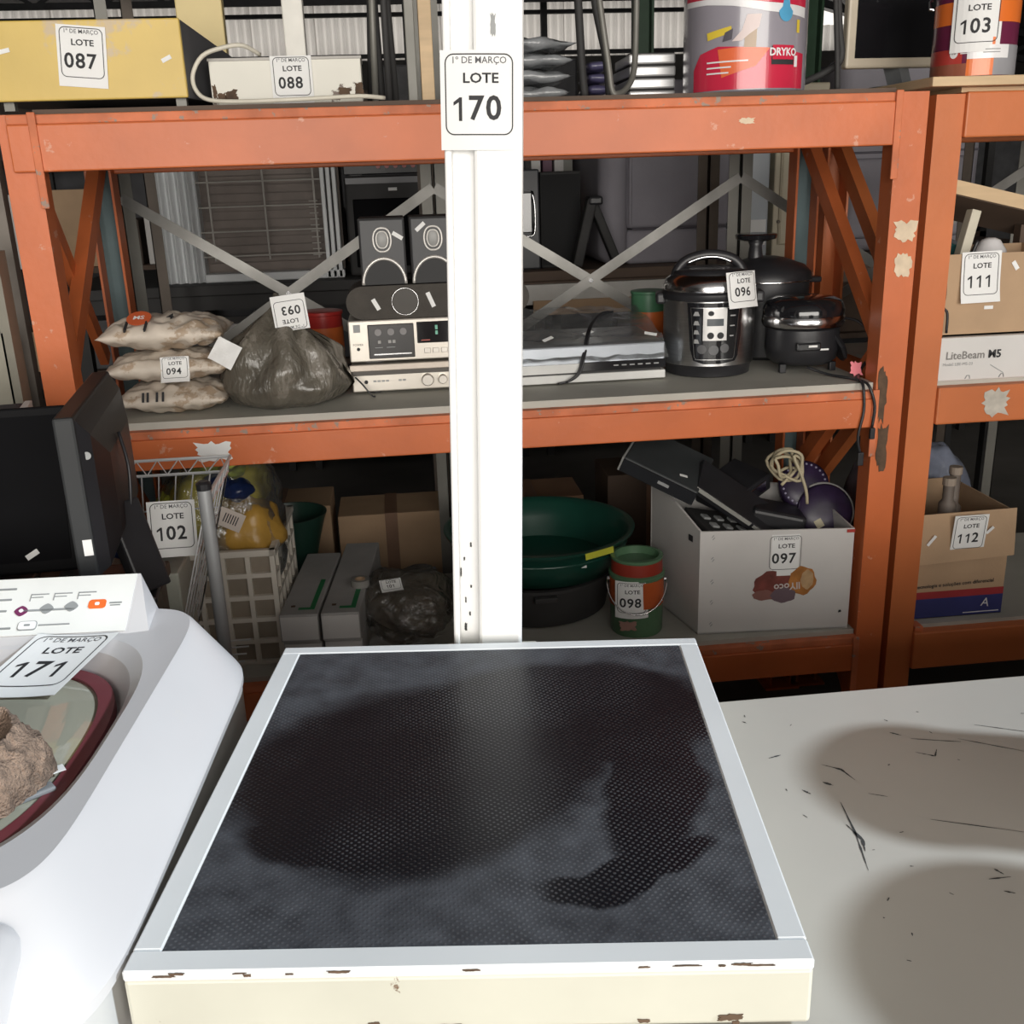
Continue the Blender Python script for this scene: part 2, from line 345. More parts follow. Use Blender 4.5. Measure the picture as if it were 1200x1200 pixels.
for z0, z1 in ((1.607, 1.714), (0.982, 1.068), (0.348, 0.440)):
    top = z1 > 1.6
    MB().bx(-0.735 if top else -0.69, 1.10, 2.236, 2.286, z0, z1 - 0.018, 0.003).build('front_beam', ORANGE, rack)
    MB().bx(-0.735 if top else -0.69, 1.10, 2.240, 2.286, z1 - 0.018, z1, 0.002).build('beam_lip', RUSTLIP, rack)
    MB().bx(-0.69, 1.10, 2.835, 2.87, z0, z1, 0.003).build('back_beam', ORANGE, rack)
    for x in (-0.69, 1.088): MB().bx(x - 0.002, x + 0.014, 2.232, 2.238, z0 - 0.07, z1 + 0.004, 0.002).build('beam_connector', RUSTLIP, rack)
MB().bx(-0.688, 1.098, 2.262, 2.85, 1.068, 1.084).build('shelf_board', PLYTOP, rack)
MB().bx(-0.688, 1.098, 2.262, 2.85, 0.440, 0.452).build('shelf_board', PLYTOP, rack)
MB().bx(-0.688, 1.098, 2.262, 2.85, 1.714, 1.724).build('shelf_board', DARKWOOD, rack)
MB().bx(-0.688, 1.098, 2.34, 2.37, 1.03, 1.066).build('shelf_bearer', GREYST, rack); MB().bx(-0.688, 1.098, 2.60, 2.63, 1.03, 1.066).build('shelf_bearer', GREYST, rack)
ragged(rack, front(-0.415, 2.2352, 1.018), 0.088, 0.050, PAPER, 3)
ragged(rack, front(1.138, 2.2492, 1.425), 0.060, 0.050, CREAMST, 5); ragged(rack, front(1.140, 2.2492, 1.352), 0.046, 0.058, CREAMST, 6)
ragged(rack, front(0.76, 2.2352, 1.665), 0.04, 0.014, CREAMST, 9)
BROWNST = mat('dark_scrape', (0.10, 0.06, 0.035), 0.8, var=0.4, scale=40)
ragged(rack, front(1.115, 2.2492, 1.055), 0.028, 0.15, BROWNST, 12, 'scrape', 'dark rusty scrape in the paint')
ragged(rack, front(1.125, 2.2492, 0.93), 0.03, 0.13, BROWNST, 13, 'scrape', 'dark rusty scrape in the paint')
MB().bx(-.7485, -.6965, 2.858, 2.8635, 0, 1.70).build('inner_web', TEAL, rack); MB().bx(1.1065, 1.1615, 2.858, 2.8635, 0, 1.70).build('inner_web', TEAL, rack)
MB().beam((-.742, 2.70, 1.16), (-.742, 2.36, 1.62), .02, .04).build('brace', ORANGE, rack)
rack_children(rack, RO)
rack2 = thing('storage_rack', 'cleaner orange rack with cartons, standing right beside the scuffed rack', 'rack', (2.0, 2.27, 0))
frame(rack2, 1.190, 1.256, 2.26, 2.88, 1.708, ORANGE2); frame(rack2, 2.95, 3.02, 2.26, 2.88, 1.708, ORANGE2)
for z0, z1 in ((1.618, 1.712), (0.975, 1.064), (0.330, 0.432)):
    MB().bx(1.256, 2.95, 2.25, 2.30, z0, z1, 0.004).build('front_beam', ORANGE2, rack2)
    MB().bx(1.256, 2.95, 2.84, 2.88, z0, z1, 0.004).build('back_beam', ORANGE2, rack2)
    MB().bx(1.256, 2.95, 2.28, 2.87, z1, z1 + 0.010).build('shelf_board', WOOD if z1 > 1.6 else PLYTOP, rack2)
MB().bx(1.262, 1.285, 2.262, 2.30, 0.432, 0.444, 0.002).build('bracket', RUSTLIP, rack2)
ragged(rack2, front(1.40, 2.2492, 1.022), 0.075, 0.075, mat('grey_residue', (0.50, 0.46, 0.40), .8, var=.15, scale=40), 8)
rack_children(rack2, (2.0, 2.27, 0))
pl = MB().bx(1.165, 2.6, 2.235, 2.86, 1.7225, 1.742, 0.002).build('loose_plank', WOOD); tagp(pl, 'pale wooden plank laid along the top of the cleaner orange rack', 'plank')

# ------------------------------------------------------------------ platform scale
SC = (0.063, 1.0445, 0.845); YAW = R(-7.2)
def mat_rubber():
    m = bpy.data.materials.new('studded_black_rubber'); m.use_nodes = True; nt = m.node_tree; N = nt.nodes; L = nt.links; p = N['Principled BSDF']
    tc = N.new('ShaderNodeTexCoord')
    # dust: everywhere except a big wiped smear with ragged edges
    def ell(cx, cy, rx, ry, rot):
        mp = N.new('ShaderNodeMapping'); mp.vector_type = 'TEXTURE'; mp.inputs['Location'].default_value = (cx, cy, 0.075); mp.inputs['Rotation'].default_value = (0, 0, R(rot)); mp.inputs['Scale'].default_value = (rx, ry, 1)
        L.new(wp.outputs[0], mp.inputs['Vector']); g = N.new('ShaderNodeVectorMath'); g.operation = 'LENGTH'; L.new(mp.outputs[0], g.inputs[0])
        r = N.new('ShaderNodeMapRange'); r.inputs['From Min'].default_value = 0.84; r.inputs['From Max'].default_value = 1.08; r.inputs['To Min'].default_value = 1; r.inputs['To Max'].default_value = 0
        r.interpolation_type = 'SMOOTHSTEP'
        L.new(g.outputs['Value'], r.inputs['Value']); return r.outputs[0]
    wn = N.new('ShaderNodeTexNoise'); wn.inputs['Scale'].default_value = 7; wn.inputs['Detail'].default_value = 5; L.new(tc.outputs['Object'], wn.inputs['Vector'])
    sub = N.new('ShaderNodeVectorMath'); sub.operation = 'SUBTRACT'; sub.inputs[1].default_value = (.5, .5, .5); L.new(wn.outputs['Color'], sub.inputs[0])
    sc = N.new('ShaderNodeVectorMath'); sc.operation = 'SCALE'; sc.inputs['Scale'].default_value = 0.10; L.new(sub.outputs[0], sc.inputs[0])
    wp = N.new('ShaderNodeVectorMath'); wp.operation = 'ADD'; L.new(tc.outputs['Object'], wp.inputs[0]); L.new(sc.outputs[0], wp.inputs[1])
    masks = [ell(-0.06, 0.0, 0.24, 0.20, 25), ell(0.12, 0.12, 0.20, 0.14, -15), ell(0.21, -0.02, 0.06, 0.20, -8), ell(0.16, -0.20, 0.10, 0.028, 20), ell(-0.12, -0.12, 0.14, 0.07, 10)]
    acc = masks[0]
    for k in masks[1:]:
        mx = N.new('ShaderNodeMath'); mx.operation = 'MAXIMUM'; L.new(acc, mx.inputs[0]); L.new(k, mx.inputs[1]); acc = mx.outputs[0]
    dn = N.new('ShaderNodeTexNoise'); dn.inputs['Scale'].default_value = 30; dn.inputs['Detail'].default_value = 8; L.new(tc.outputs['Object'], dn.inputs['Vector'])
    inv = N.new('ShaderNodeMath'); inv.operation = 'SUBTRACT'; inv.inputs[0].default_value = 1.0; L.new(acc, inv.inputs[1])
    dm = N.new('ShaderNodeMath'); dm.operation = 'MULTIPLY'; L.new(inv.outputs[0], dm.inputs[0]); L.new(dn.outputs['Fac'], dm.inputs[1])
    cr = N.new('ShaderNodeMixRGB'); cr.inputs[1].default_value = (0.005, 0.0055, 0.008, 1); cr.inputs[2].default_value = (0.100, 0.105, 0.118, 1); L.new(dm.outputs[0], cr.inputs[0])
    # tiny studs
    vo = N.new('ShaderNodeTexVoronoi'); vo.inputs['Scale'].default_value = 175; vo.inputs['Randomness'].default_value = 0.12
    m2 = N.new('ShaderNodeMapping'); m2.inputs['Rotation'].default_value = (0, 0, R(38)); L.new(tc.outputs['Object'], m2.inputs['Vector'])
    m3 = N.new('ShaderNodeMapping'); m3.inputs['Scale'].default_value = (1, 1, 0); L.new(m2.outputs[0], m3.inputs['Vector']); L.new(m3.outputs[0], vo.inputs['Vector'])
    st = N.new('ShaderNodeMapRange'); st.inputs['From Min'].default_value = 0.16; st.inputs['From Max'].default_value = 0.34; st.inputs['To Min'].default_value = 1; st.inputs['To Max'].default_value = 0; L.new(vo.outputs['Distance'], st.inputs['Value'])
    wear = N.new('ShaderNodeTexNoise'); wear.inputs['Scale'].default_value = 6; L.new(tc.outputs['Object'], wear.inputs['Vector'])
    ww = N.new('ShaderNodeMapRange'); ww.inputs['From Min'].default_value = 0.42; ww.inputs['From Max'].default_value = 0.7; ww.inputs['To Min'].default_value = 0.05; ww.inputs['To Max'].default_value = 0.5; L.new(wear.outputs['Fac'], ww.inputs['Value'])
    sm = N.new('ShaderNodeMath'); sm.operation = 'MULTIPLY'; L.new(st.outputs[0], sm.inputs[0]); L.new(ww.outputs[0], sm.inputs[1])
    c2 = N.new('ShaderNodeMixRGB'); c2.inputs[2].default_value = (0.16, 0.165, 0.175, 1); L.new(sm.outputs[0], c2.inputs[0]); L.new(cr.outputs[0], c2.inputs[1])
    L.new(c2.outputs[0], p.inputs['Base Color'])
    b = N.new('ShaderNodeBump'); b.inputs['Strength'].default_value = 0.35; b.inputs['Distance'].default_value = 0.001; L.new(st.outputs[0], b.inputs['Height']); L.new(b.outputs[0], p.inputs['Normal'])
    rr = N.new('ShaderNodeMapRange'); rr.inputs['To Min'].default_value = 0.30; rr.inputs['To Max'].default_value = 0.65; p.inputs['Specular IOR Level'].default_value = 0.2; L.new(dm.outputs[0], rr.inputs['Value']); L.new(rr.outputs[0], p.inputs['Roughness'])
    return m
scale = thing('platform_scale', 'white platform weighing scale with studded black rubber mat and upright post', 'scale', SC, YAW)
w, d = 0.3015, 0.324
fr = MB(); fr.bx(-w, w, -d, d, 0.007, 0.066, 0.004)
fr.build('platform_body', CREAMP, scale)
rim = MB(); t = 0.027                                       # painted lip round the mat
for x0, x1, y0, y1 in ((-w, w, -d, -d + t), (-w, w, d - t * .8, d), (-w, -w + t, -d + t, d - t * .8), (w - t, w, -d + t, d - t * .8)): rim.bx(x0, x1, y0, y1, 0.064, 0.0755, 0.002, 1)
rim.build('platform_rim', WHITEP, scale)
MB().bx(-w + t, w - t, -d + t, d - t * .8, 0.060, 0.0745, 0.001, 1).build('rubber_mat', mat_rubber(), scale)
for x in (-.24, .24):
    for y in (-.27, .14): MB().lathe([(0.02, 0), (0.022, 0.003), (0.022, 0.008)], (x, y, 0), 16).build('foot', BLACK, scale)
rn = random.Random(4)
for k in range(13):                                         # chips along the front edge
    x = rn.uniform(-w + .01, w - .01); L_ = rn.uniform(.006, .04); ragged(scale, front(x, -d - 0.0003, 0.0715 + rn.uniform(-.002, .002)), L_ * .8, rn.uniform(.0012, .003), BROWNST, k, 'paint_chip', 'rusty chip in the white paint')
for k in range(8):
    x = rn.uniform(-w + .01, w - .01); ragged(scale, front(x, -d - 0.0003, 0.012 + rn.uniform(-.003, .004)), rn.uniform(.006, .03), rn.uniform(.003, .008), BROWNST, 40 + k, 'paint_chip', 'rusty chip in the white paint')
MB().bx(-.07, .07, d - .03, d + .10, 0.003, 0.03, 0.003).build('post_bracket', CREAMP, scale)
LEAN = T((-0.006, 0.352, 0.02)) @ RY(1.8)
POSTW = mat('post_white_paint', (0.86, 0.86, 0.85), 0.4, var=0.03, scale=3, col2=(0.70, 0.60, 0.44), thr=0.70, cscale=5, stretch=(2.2, 1, .25))
def pp(x0, x1, y0, y1, z0, z1, bev): return MB().bx(x0, x1, y0, y1, z0, z1, bev, M=LEAN)
pp(-.050, .052, .018, .070, 0, 1.10, .004).build('post', POSTW, scale)
pp(-.012, .052, .000, .019, 0, 1.10, .005).build('post_front_channel', POSTW, scale)
pp(-.050, -.040, .006, .019, 0, 1.10, .003).build('post_flange', POSTW, scale)
lot_tag(scale, '170', LEAN @ front(-0.004, -0.004, 0.797), s=1.0, curl=-0.004)
ragged(scale, LEAN @ front(0.014, -0.0004, 0.885), 0.007, 0.030, GREYINK, 22, 'pen_mark', 'grey pen stroke on the post')
for k in range(7):
    ragged(scale, LEAN @ front(-0.035 + rn.uniform(-.004, .012), 0.0176, 0.06 + k * .022), rn.uniform(.002, .005), rn.uniform(.005, .02), SCRATCH, 60 + k, 'paint_chip', 'dark chip in the post paint')

# ------------------------------------------------------------------ white work table
table = thing('work_table', 'large scratched white-painted steel table under the platform scale', 'table', (0.8, 0.6, 0))
tb = MB(); tb.bx(-1.02, 1.95, -.85, .672, .815, .8445, .004); tb.build('table_top', TABLEP, table)  # right end lengthened out of view to block low light
for x in (-.96, 1.88):
    for y in (-.78, .60): MB().bx(x - .025, x + .025, y - .025, y + .025, 0, .815, .003).build('leg', GREYST, table)
for y in (-.78, .60): MB().bx(-.935, 1.855, y - .004, y + .004, .06, .815).build('light_block_panel', TABLEP, table)  # unseen skirts added to keep low light off the bottom shelf
for x in (-.96, 1.88): MB().bx(x - .004, x + .004, -.755, .575, .06, .815).build('light_block_panel', TABLEP, table)
def scratch(pts, wd, seed=0):
    rnd = random.Random(seed); L_, R_ = [], []
    P = [Vector((x - .8, y - .6)) for x, y in pts]; den = []
    for i in range(len(P) - 1):
        for k in range(7): den.append(P[i].lerp(P[i + 1], k / 7))
    den.append(P[-1])
    for i, p in enumerate(den):
        dd = (den[min(i + 1, len(den) - 1)] - den[max(i - 1, 0)]).normalized(); nn = Vector((-dd.y, dd.x)); e = math.sin(math.pi * min(1, (i + .3) / (len(den) - .4))) * wd * .5 * rnd.uniform(.2, 1.2) + .0002
        L_.append((*(p + nn * e), .8449)); R_.append((*(p - nn * e), .8449))
    k = len(den); b = MB(); b.add(L_ + R_, [(i, i + 1, i + 1 + k, i + k) for i in range(k - 1)]); b.build('scratch', SCRATCH, table)
scratch([(.490, 1.008), (.482, .95), (.467, .883)], .0026, 1); scratch([(.478, .965), (.484, .935), (.478, .915)], .005, 2); scratch([(.577, .959), (.668, .920)], .0016, 3)
scratch([(.500, 1.090), (.520, 1.075), (.527, 1.05)], .0035, 4); scratch([(.486, 1.052), (.496, 1.043)], .004, 5); scratch([(.64, 1.13), (.70, 1.112)], .002, 6); scratch([(.70, 1.12), (.77, 1.075)], .0022, 7)
scratch([(.63, 1.098), (.65, 1.085), (.66, 1.10)], .0025, 8); scratch([(.74, 1.15), (.80, 1.12)], .0014, 9); scratch([(.44, 1.115), (.458, 1.12)], .0025, 10); scratch([(.62, 1.15), (.632, 1.14)], .003, 11)
scratch([(.60, .865), (.605, .855)], .004, 12); scratch([(.585, .85), (.61, .85)], .002, 13); scratch([(.59, .83), (.60, .825)], .002, 14); scratch([(.455, 1.04), (.462, 1.03)], .003, 15); scratch([(.53, 1.02), (.55, 1.01)], .0012, 16)
for k in range(26):
    x, y = rn.uniform(.42, .9), rn.uniform(.72, 1.26); scratch([(x, y), (x + rn.uniform(-.006, .006), y + rn.uniform(-.006, .006))], rn.uniform(.0008, .0022), 20 + k)

# ------------------------------------------------------------------ washing machine
WX, WY = -0.567, 1.09
wash = thing('washing_machine', 'white top-loading washing machine with glass lid and printed control panel', 'washing machine', (WX, WY, 0), R(-3.8))
MB().loft([sup(.300, .350, 14, 64, 0, -.03, .02), sup(.300, .350, 14, 64, 0, -.03, .909)]).build('cabinet', mat('washer_side_enamel', (0.57, 0.56, 0.55), 0.35, var=.04), wash, smooth=True, ang=40)
for x in (-.24, .24):
    for y in (-.26, .26): MB().lathe([(.022, 0), (.022, .02)], (x, y, 0), 14).build('foot', BLACK, wash)
N_ = 96
rings = [sup(.300, .350, 10, N_, 0, -.03, .908), sup(.309, .359, 9, N_, 0, -.03, .910), sup(.311, .361, 8, N_, 0, -.03, .921), sup(.308, .359, 7.5, N_, 0, -.029, .930), sup(.252, .320, 8, N_, 0, .004, .995), sup(.246, .314, 8, N_, 0, .008, 1.0),
         sup(.224, .264, 3.4, N_, 0, -.02, .9985), sup(.213, .250, 3.0, N_, 0, -.02, .988), sup(.203, .240, 2.8, N_, 0, -.02, .966), sup(.198, .234, 2.8, N_, 0, -.02, .955), sup(.180, .214, 2.8, N_, 0, -.02, .950)]
MB().loft(rings, cap=False).build('top_cover', PLASTW, wash, smooth=True, ang=24)
TUBM = mat('beige_inner_tub', (0.62, 0.58, 0.46), 0.4, var=.06, scale=4)
MB().loft([sup(.181, .215, 2.8, N_, 0, -.02, .949), sup(.176, .210, 2.7, N_, 0, -.02, .93), sup(.165, .195, 2.5, N_, 0, -.02, .80), sup(.150, .18, 2.3, N_, 0, -.02, .62)], cap=False, cap1=True).build('inner_tub', TUBM, wash, smooth=True)
MB().bx(-.005, .004, -.15, .15, .70, .93, M=T((-.02, 0, 0))).build('agitator_fin', mat('pale_fin', (.66, .66, .58), .4), wash)
sr = [(x, y, z) for x, y, z in sup(.186, .221, 2.8, N_, 0, -.02, .962)]
MB().loft([sup(.197, .233, 2.8, N_, 0, -.02, .956), sup(.196, .232, 2.8, N_, 0, -.02, .970), sup(.178, .213, 2.8, N_, 0, -.02, .971), sup(.178, .213, 2.8, N_, 0, -.02, .957)], cap=False, wrap=True).build('lid_seal', mat('maroon_rubber', (.17, .035, .045), .45, var=.15), wash, smooth=True, ang=40)
GLASS = film('lid_glass_haze', (0.86, 0.87, 0.80), gloss=0.2, rough=0.03, bump=0.02, bscale=4, body=0.6, bodycol=(0.60, 0.58, 0.46))  # milky beige body stands in for light reflected off the lid
MB().loft([sup(.179, .214, 2.8, N_, 0, -.02, .9665), sup(.15, .18, 2.6, N_, 0, -.02, .974), sup(.07, .09, 2.3, N_, 0, -.02, .977)], cap=False, cap1=True).build('glass_lid', GLASS, wash, smooth=True)
MB().bx(-.02, .02, -.008, .008, 0, .006, .002, M=T((.165, -.10, .970)) @ RZ(40)).build('lid_latch', mat('grey_plastic', (.25, .26, .27), .4), wash)
strip(wash, T((.168, -.07, .978)) @ RZ(35), .035, .014)
MB().bx(-.29, .243, -.408, -.302, .72, .990, .028, 4).build('front_fascia', PLASTW, wash, smooth=True, ang=50)
# console: wedge at the back
xr = .162
def wedge(x0, x1, xs, off=0):
    A = [(.235, .992), (.242, 1.000 + off), (.326, 1.052 + off), (.330, 1.045), (.330, .95), (.26, .95)]
    vs = [(x0, y, z) for y, z in A] + [(x1 + (xs if z < 1.0 else 0), y, z) for y, z in A]; k = len(A)
    return MB().add(vs, [tuple(range(k)), tuple(range(2 * k - 1, k - 1, -1))] + [(i, i + k, (i + 1) % k + k, (i + 1) % k) for i in range(k)])
wedge(-.28, xr, .03).build('console', PLASTW, wash)
ca = math.degrees(math.atan2(.052, .084)); CM = T((0, .284, 1.0265)) @ RX(ca)      # x right, y up the slope
cp = MB().bx(-.27, xr - .004, -.048, .048, 0, .0012, M=CM).build('control_panel', mat('panel_print_white', (.80, .80, .77), .45, var=.04, scale=12), wash)
def pr(name, m, x, y, sx, sy, kind='r'):
    if kind == 'r': pts = rrect(sx, sy, min(sx, sy) * .3)
    elif kind == 'd': pts = [(sx / 2 * math.copysign(abs(math.cos(a)) ** 1.4, math.cos(a)), sy / 2 * math.copysign(abs(math.sin(a)) ** 1.4, math.sin(a))) for a in [2 * math.pi * k / 32 for k in range(32)]]
    b = MB(); k = len(pts); b.add([(x + p, y + q, .0012) for p, q in pts] + [(x + p, y + q, .002) for p, q in pts], [tuple(range(k, 2 * k))] + [(i, (i + 1) % k, (i + 1) % k + k, i + k) for i in range(k)], CM)
    return b.build(name, m, cp)
GP = mat('print_grey', (.27, .28, .28), .5); PUR = mat('print_purple', (.17, .03, .10), .5); ORB = mat('orange_button', (.80, .16, .035), .4)
pr('print_line', GP, .045, -.008, .075, .003)
pr('selector_mark', PUR, .010, -.008, .019, .017, 'd'); pr('selector_mark', PAPER, .010, -.008, .0066, .006, 'd').location.z = .0006
pr('selector_mark', GP, .044, -.006, .019, .017, 'd'); pr('selector_mark', GP, .077, -.004, .019, .017, 'd')
pr('start_button', ORB, .112, -.002, .024, .015); pr('start_ring', PAPER, .112, -.002, .006, .005).location.z = .0006
pr('print_line', GP, .137, -.001, .017, .002); pr('print_line', GP, .137, -.005, .014, .0015)
for x in (.018, .050, .083):
    pr('print_line', GP, x, .014, .0012, .012); pr('print_line', GP, x + .012, .019, .024, .0015); pr('print_line', GP, x + .009, .014, .016, .0012)
for y, l in ((.030, .06), (.012, .055), (-.007, .05), (-.036, .075)): pr('print_line', GP, -.035, y, l, .003)
pr('print_ring', GP, .024, -.033, .026, .015); pr('print_ring', PAPER, .024, -.033, .0235, .0125).location.z = .0006; pr('print_line', GP, .024, -.033, .008, .003).location.z = .001
pr('print_line', GP, .060, -.033, .042, .002)
lot_tag(wash, '171', T((.078, .172, .990)) @ RZ(-4) @ RX(10), s=1.12, curl=0.003, shear=0.25)
strip(wash, T((.02, .085, .982)), .014, .02)
# burlap cloth on the lid
bb = MB()
def burl(u, v):
    th, ph = u * 2 * math.pi, v * math.pi * .5; cx, cy = math.cos(th), math.sin(th)
    r = 1 + .12 * noise.noise(Vector((cx * 1.6, cy * 1.6, v * 2))) + .07 * noise.noise(Vector((cx * 5, cy * 5, v * 7))) + .04 * noise.noise(Vector((cx * 12, cy * 12, v * 16)))
    z = math.cos(ph) ** .7 * .070 * r
    if v < .42: z -= (.42 - v) * .11 * (1 + .5 * math.sin(th * 2))          # hollow where the cloth is rolled open
    if .42 < v < .52: z += .006
    return (math.sin(ph) ** .75 * .090 * r * cx, math.sin(ph) ** .75 * .078 * r * cy, max(z, 0))
bb.grid(burl, 96, 44)
cloth = bb.build('burlap_cloth', mat('burlap', (.30, .21, .155), .95, var=.45, scale=50, bump=1.0, bscale=260), smooth=True)
cloth.location = (-.488, .990, .9775); tagp(cloth, 'crumpled brown burlap cloth lying on the glass washer lid', 'cloth')

# ------------------------------------------------------------------ goods on the top level (z = 1.724 at the board, 1.714 on the lip)
ZT, ZM, ZL = 1.7245, 1.0845, 0.4525
YEL = mat('mustard_enamel', (.66, .47, .12), .42, var=.12, scale=4, col2=(.55, .43, .27), thr=.50, cscale=3.2, bump=.03)
t = thing('metal_hood', 'mustard yellow metal box with dark open side, lot 087', 'metal box', (-.575, 2.275, ZT))
MB().bx(-.195, .188, 0, .012, .016, .162, .003).build('front_panel', YEL, t)
hd = MB(); hd.add([(-.195, .012, .016), (.188, .012, .016), (.188, .012, .160), (-.195, .012, .160), (-.195, .42, .016), (.26, .42, .016), (.26, .42, .11), (-.195, .42, .11)], [(0, 1, 2, 3), (1, 5, 6, 2), (4, 0, 3, 7), (3, 2, 6, 7), (0, 4, 5, 1), (5, 4, 7, 6)])
hd.build('hood_body', mat('dark_grey_sheet', (.10, .10, .11), .5, var=.2), t)
for x in (-.165, .17):
    for y in (.02, .36): MB().bx(x - .01, x + .01, y, y + .02, 0, .016).build('foot', GREYST, t)
lot_tag(t, '087', front(-.005, -.002, .095) @ RZ(-5), s=.95)
strip(t, front(-.15, -.001, .108) @ RZ(12), .02, .008); strip(t, front(.155, -.001, .088) @ RZ(25), .02, .008)
t = thing('yellow_duct', 'pale yellow square duct standing behind the mustard metal box', 'duct', (-.425, 2.80, ZT))
MB().bx(-.055, .055, -.01, .03, 0, .40, .003).build('duct_wall', mat('pale_yellow', (.72, .58, .28), .5, var=.06), t)
MB().bx(-.06, .06, -.02, .04, .33, .345).build('collar', GREYST, t)
RUSTW = mat('white_enamel_rusting', (.74, .72, .64), .45, var=.05, scale=6, col2=(.13, .085, .06), thr=.60, cscale=16)
t = thing('ballast_box', 'long white enamel box with rust patches and a cable, lot 088', 'metal box', (-.195, 2.34, ZT))
MB().bx(-.155, .155, 0, .12, .004, .090, .002).build('case', RUSTW, t)
MB().bx(-.157, .157, -.002, .122, .088, .094, .001).build('lid', mat('box_lid', (.45, .43, .40), .5), t)
for x in (-.14, .12): MB().bx(x, x + .02, .01, .11, 0, .005).build('foot', BLACK, t)
for k, (x, z, w_, h_) in enumerate(((-.135, .018, .022, .022), (-.115, .022, .028, .026), (.118, .024, .03, .02), (.148, .03, .02, .03), (-.148, .03, .01, .03))): ragged(t, front(x, -.0006, z), w_, h_, BROWNST, 70 + k, 'rust_patch', 'brown rust patch in white enamel')
lot_tag(t, '088', front(.012, -.003, .050), s=.86, tall=.9)
cb = [(-.05, .01, .10), (-.08, -.02, .115), (-.12, -.03, .11), (-.16, -.035, .095), (-.182, -.04, .06), (-.178, -.045, .03), (-.155, -.05, .012), (-.10, -.052, .007), (0, -.05, .008), (.08, -.05, .010), (.15, -.045, .012), (.2, -.02, .009)]
def smoothp(P, k=4, closed=False):
    P = [Vector(p) for p in P]; out = []; n = len(P)
    for i in range(n - 1):
        a, b, c, d_ = P[max(i - 1, 0)], P[i], P[i + 1], P[min(i + 2, n - 1)]
        for j in range(k):
            q = j / k; out.append(.5 * ((2 * b) + (c - a) * q + (2 * a - 5 * b + 4 * c - d_) * q * q + (3 * b - a - 3 * c + d_) * q ** 3))
    out.append(P[-1]); return out
MB().tube(smoothp(cb), .0045, 8).build('cable', mat('cream_cable', (.70, .66, .56), .5), t, smooth=True)
# upright bits of stock behind
t = tagp(MB().bx(-.205, -.160, 2.50, 2.545, ZT, 2.15, .003).build('white_post', mat('white_post', (.78, .76, .70), .5)), 'square white wooden post standing behind the white rusty box', 'post')
t = tagp(MB().bx(.092, .122, 2.55, 2.58, ZT, 2.15, .002).build('wooden_batten', WOOD), 'thin pale wooden batten standing beside the black tubes', 'batten')
t = tagp(MB().bx(.060, .082, 2.52, 2.55, ZT, 2.15, .002).build('steel_angle', GREYST), 'grey steel angle standing beside the wooden batten', 'steel bar')
for k, (x, y, dx, m) in enumerate(((-.015, 2.44, .006, GREYST), (.000, 2.46, -.004, BLACKM), (.016, 2.43, .000, BLACKM), (.030, 2.47, -.006, BLACKM), (-.026, 2.48, .012, BLACKM))):
    o = MB().tube([(x, y, ZT), (x + dx, y + .01, ZT + .2), (x + dx * 2, y + .02, ZT + .45)], .0075 + .001 * (k % 2), 10).build('metal_tube', m, smooth=True)
    tagp(o, 'grey tube in the bundle beside the white rusty box' if m is GREYST else 'black tube in the bundle beside the white rusty box', 'tube', 'tubes bundled on the top level')
# folded plastic bundles
POLY = mat('grey_polythene', (.24, .25, .26), .22, var=.35, scale=14, bump=.5, bscale=30, coat=.4)
for k in range(4):
    b = pillow(.24, .22, .030, seed=k * 5, wr=.008, nu=20, nv=14); o = b.build('polythene_bundle', POLY, smooth=True); o.location = (.30, 2.50 + .008 * k, ZT + .001 + .035 * k); o.rotation_euler = (0, 0, .1 * k - .1)
    tagp(o, ('bottom', 'second lowest', 'second highest', 'topmost')[k] + ' folded bundle of glossy grey polythene in its stack', 'plastic bundle', 'folded polythene bundles')
# bent black tubular frames
def bent(name, pts, label, r=.0075, m=BLACKM, cat='metal frame', group=None):
    return tagp(MB().tube(smoothp(pts, 5), r, 10).build(name, m, smooth=True), label, cat, group)
bent('bent_tube', [(.428, 2.44, 2.14), (.438, 2.44, 1.95), (.446, 2.44, 1.80), (.452, 2.44, ZT + .010)], 'straight black tube standing by the polythene bundles', .009)
bent('bent_tube', [(.455, 2.40, 2.14), (.475, 2.40, 1.95), (.497, 2.40, 1.80), (.505, 2.40, 1.745), (.515, 2.40, 1.735), (.54, 2.42, 1.745), (.565, 2.45, 1.78), (.575, 2.47, 1.86), (.58, 2.48, 2.1)], 'grey tube bent into a hook beside the silver cases', .007, GREYST)
bent('bent_tube', [(.47, 2.50, 2.14), (.485, 2.50, 1.95), (.512, 2.50, 1.82), (.520, 2.50, 1.735)], 'slanting dark tube crossing behind the hooked tube', .008)
# silver cases, one on another, and a blue pack
for k in range(4):
    o = thing('silver_case', ('bottom', 'second lowest', 'second highest', 'topmost')[k] + ' flat silver case in the stack beside the paint bucket', 'case', (.622, 2.56, ZT + k * .0265), R(random.uniform(-2, 2)), 'silver cases stacked on the top level')
    MB().bx(-.05, .06, -.04, .14, .002, .0245, .004).build('case', mat('silver_paint', (.62, .62, .62), .35, metal=.4, var=.05), o); MB().bx(-.048, .058, -.038, .138, 0, .0262, .001).build('seam', BLACKM, o)
for k in range(4):
    b = pillow(.055, .16, .026, seed=k, wr=.003, nu=12, nv=12); o = b.build('blue_packet', mat('violet_plastic', (.13, .12, .23), .3, var=.3, scale=18, coat=.3), smooth=True); o.location = (.53, 2.74, ZT + .027 * k)
    tagp(o, ('bottom', 'second lowest', 'second highest', 'topmost')[k] + ' shiny violet-blue packet stacked beside the silver cases', 'packet', 'violet packets')
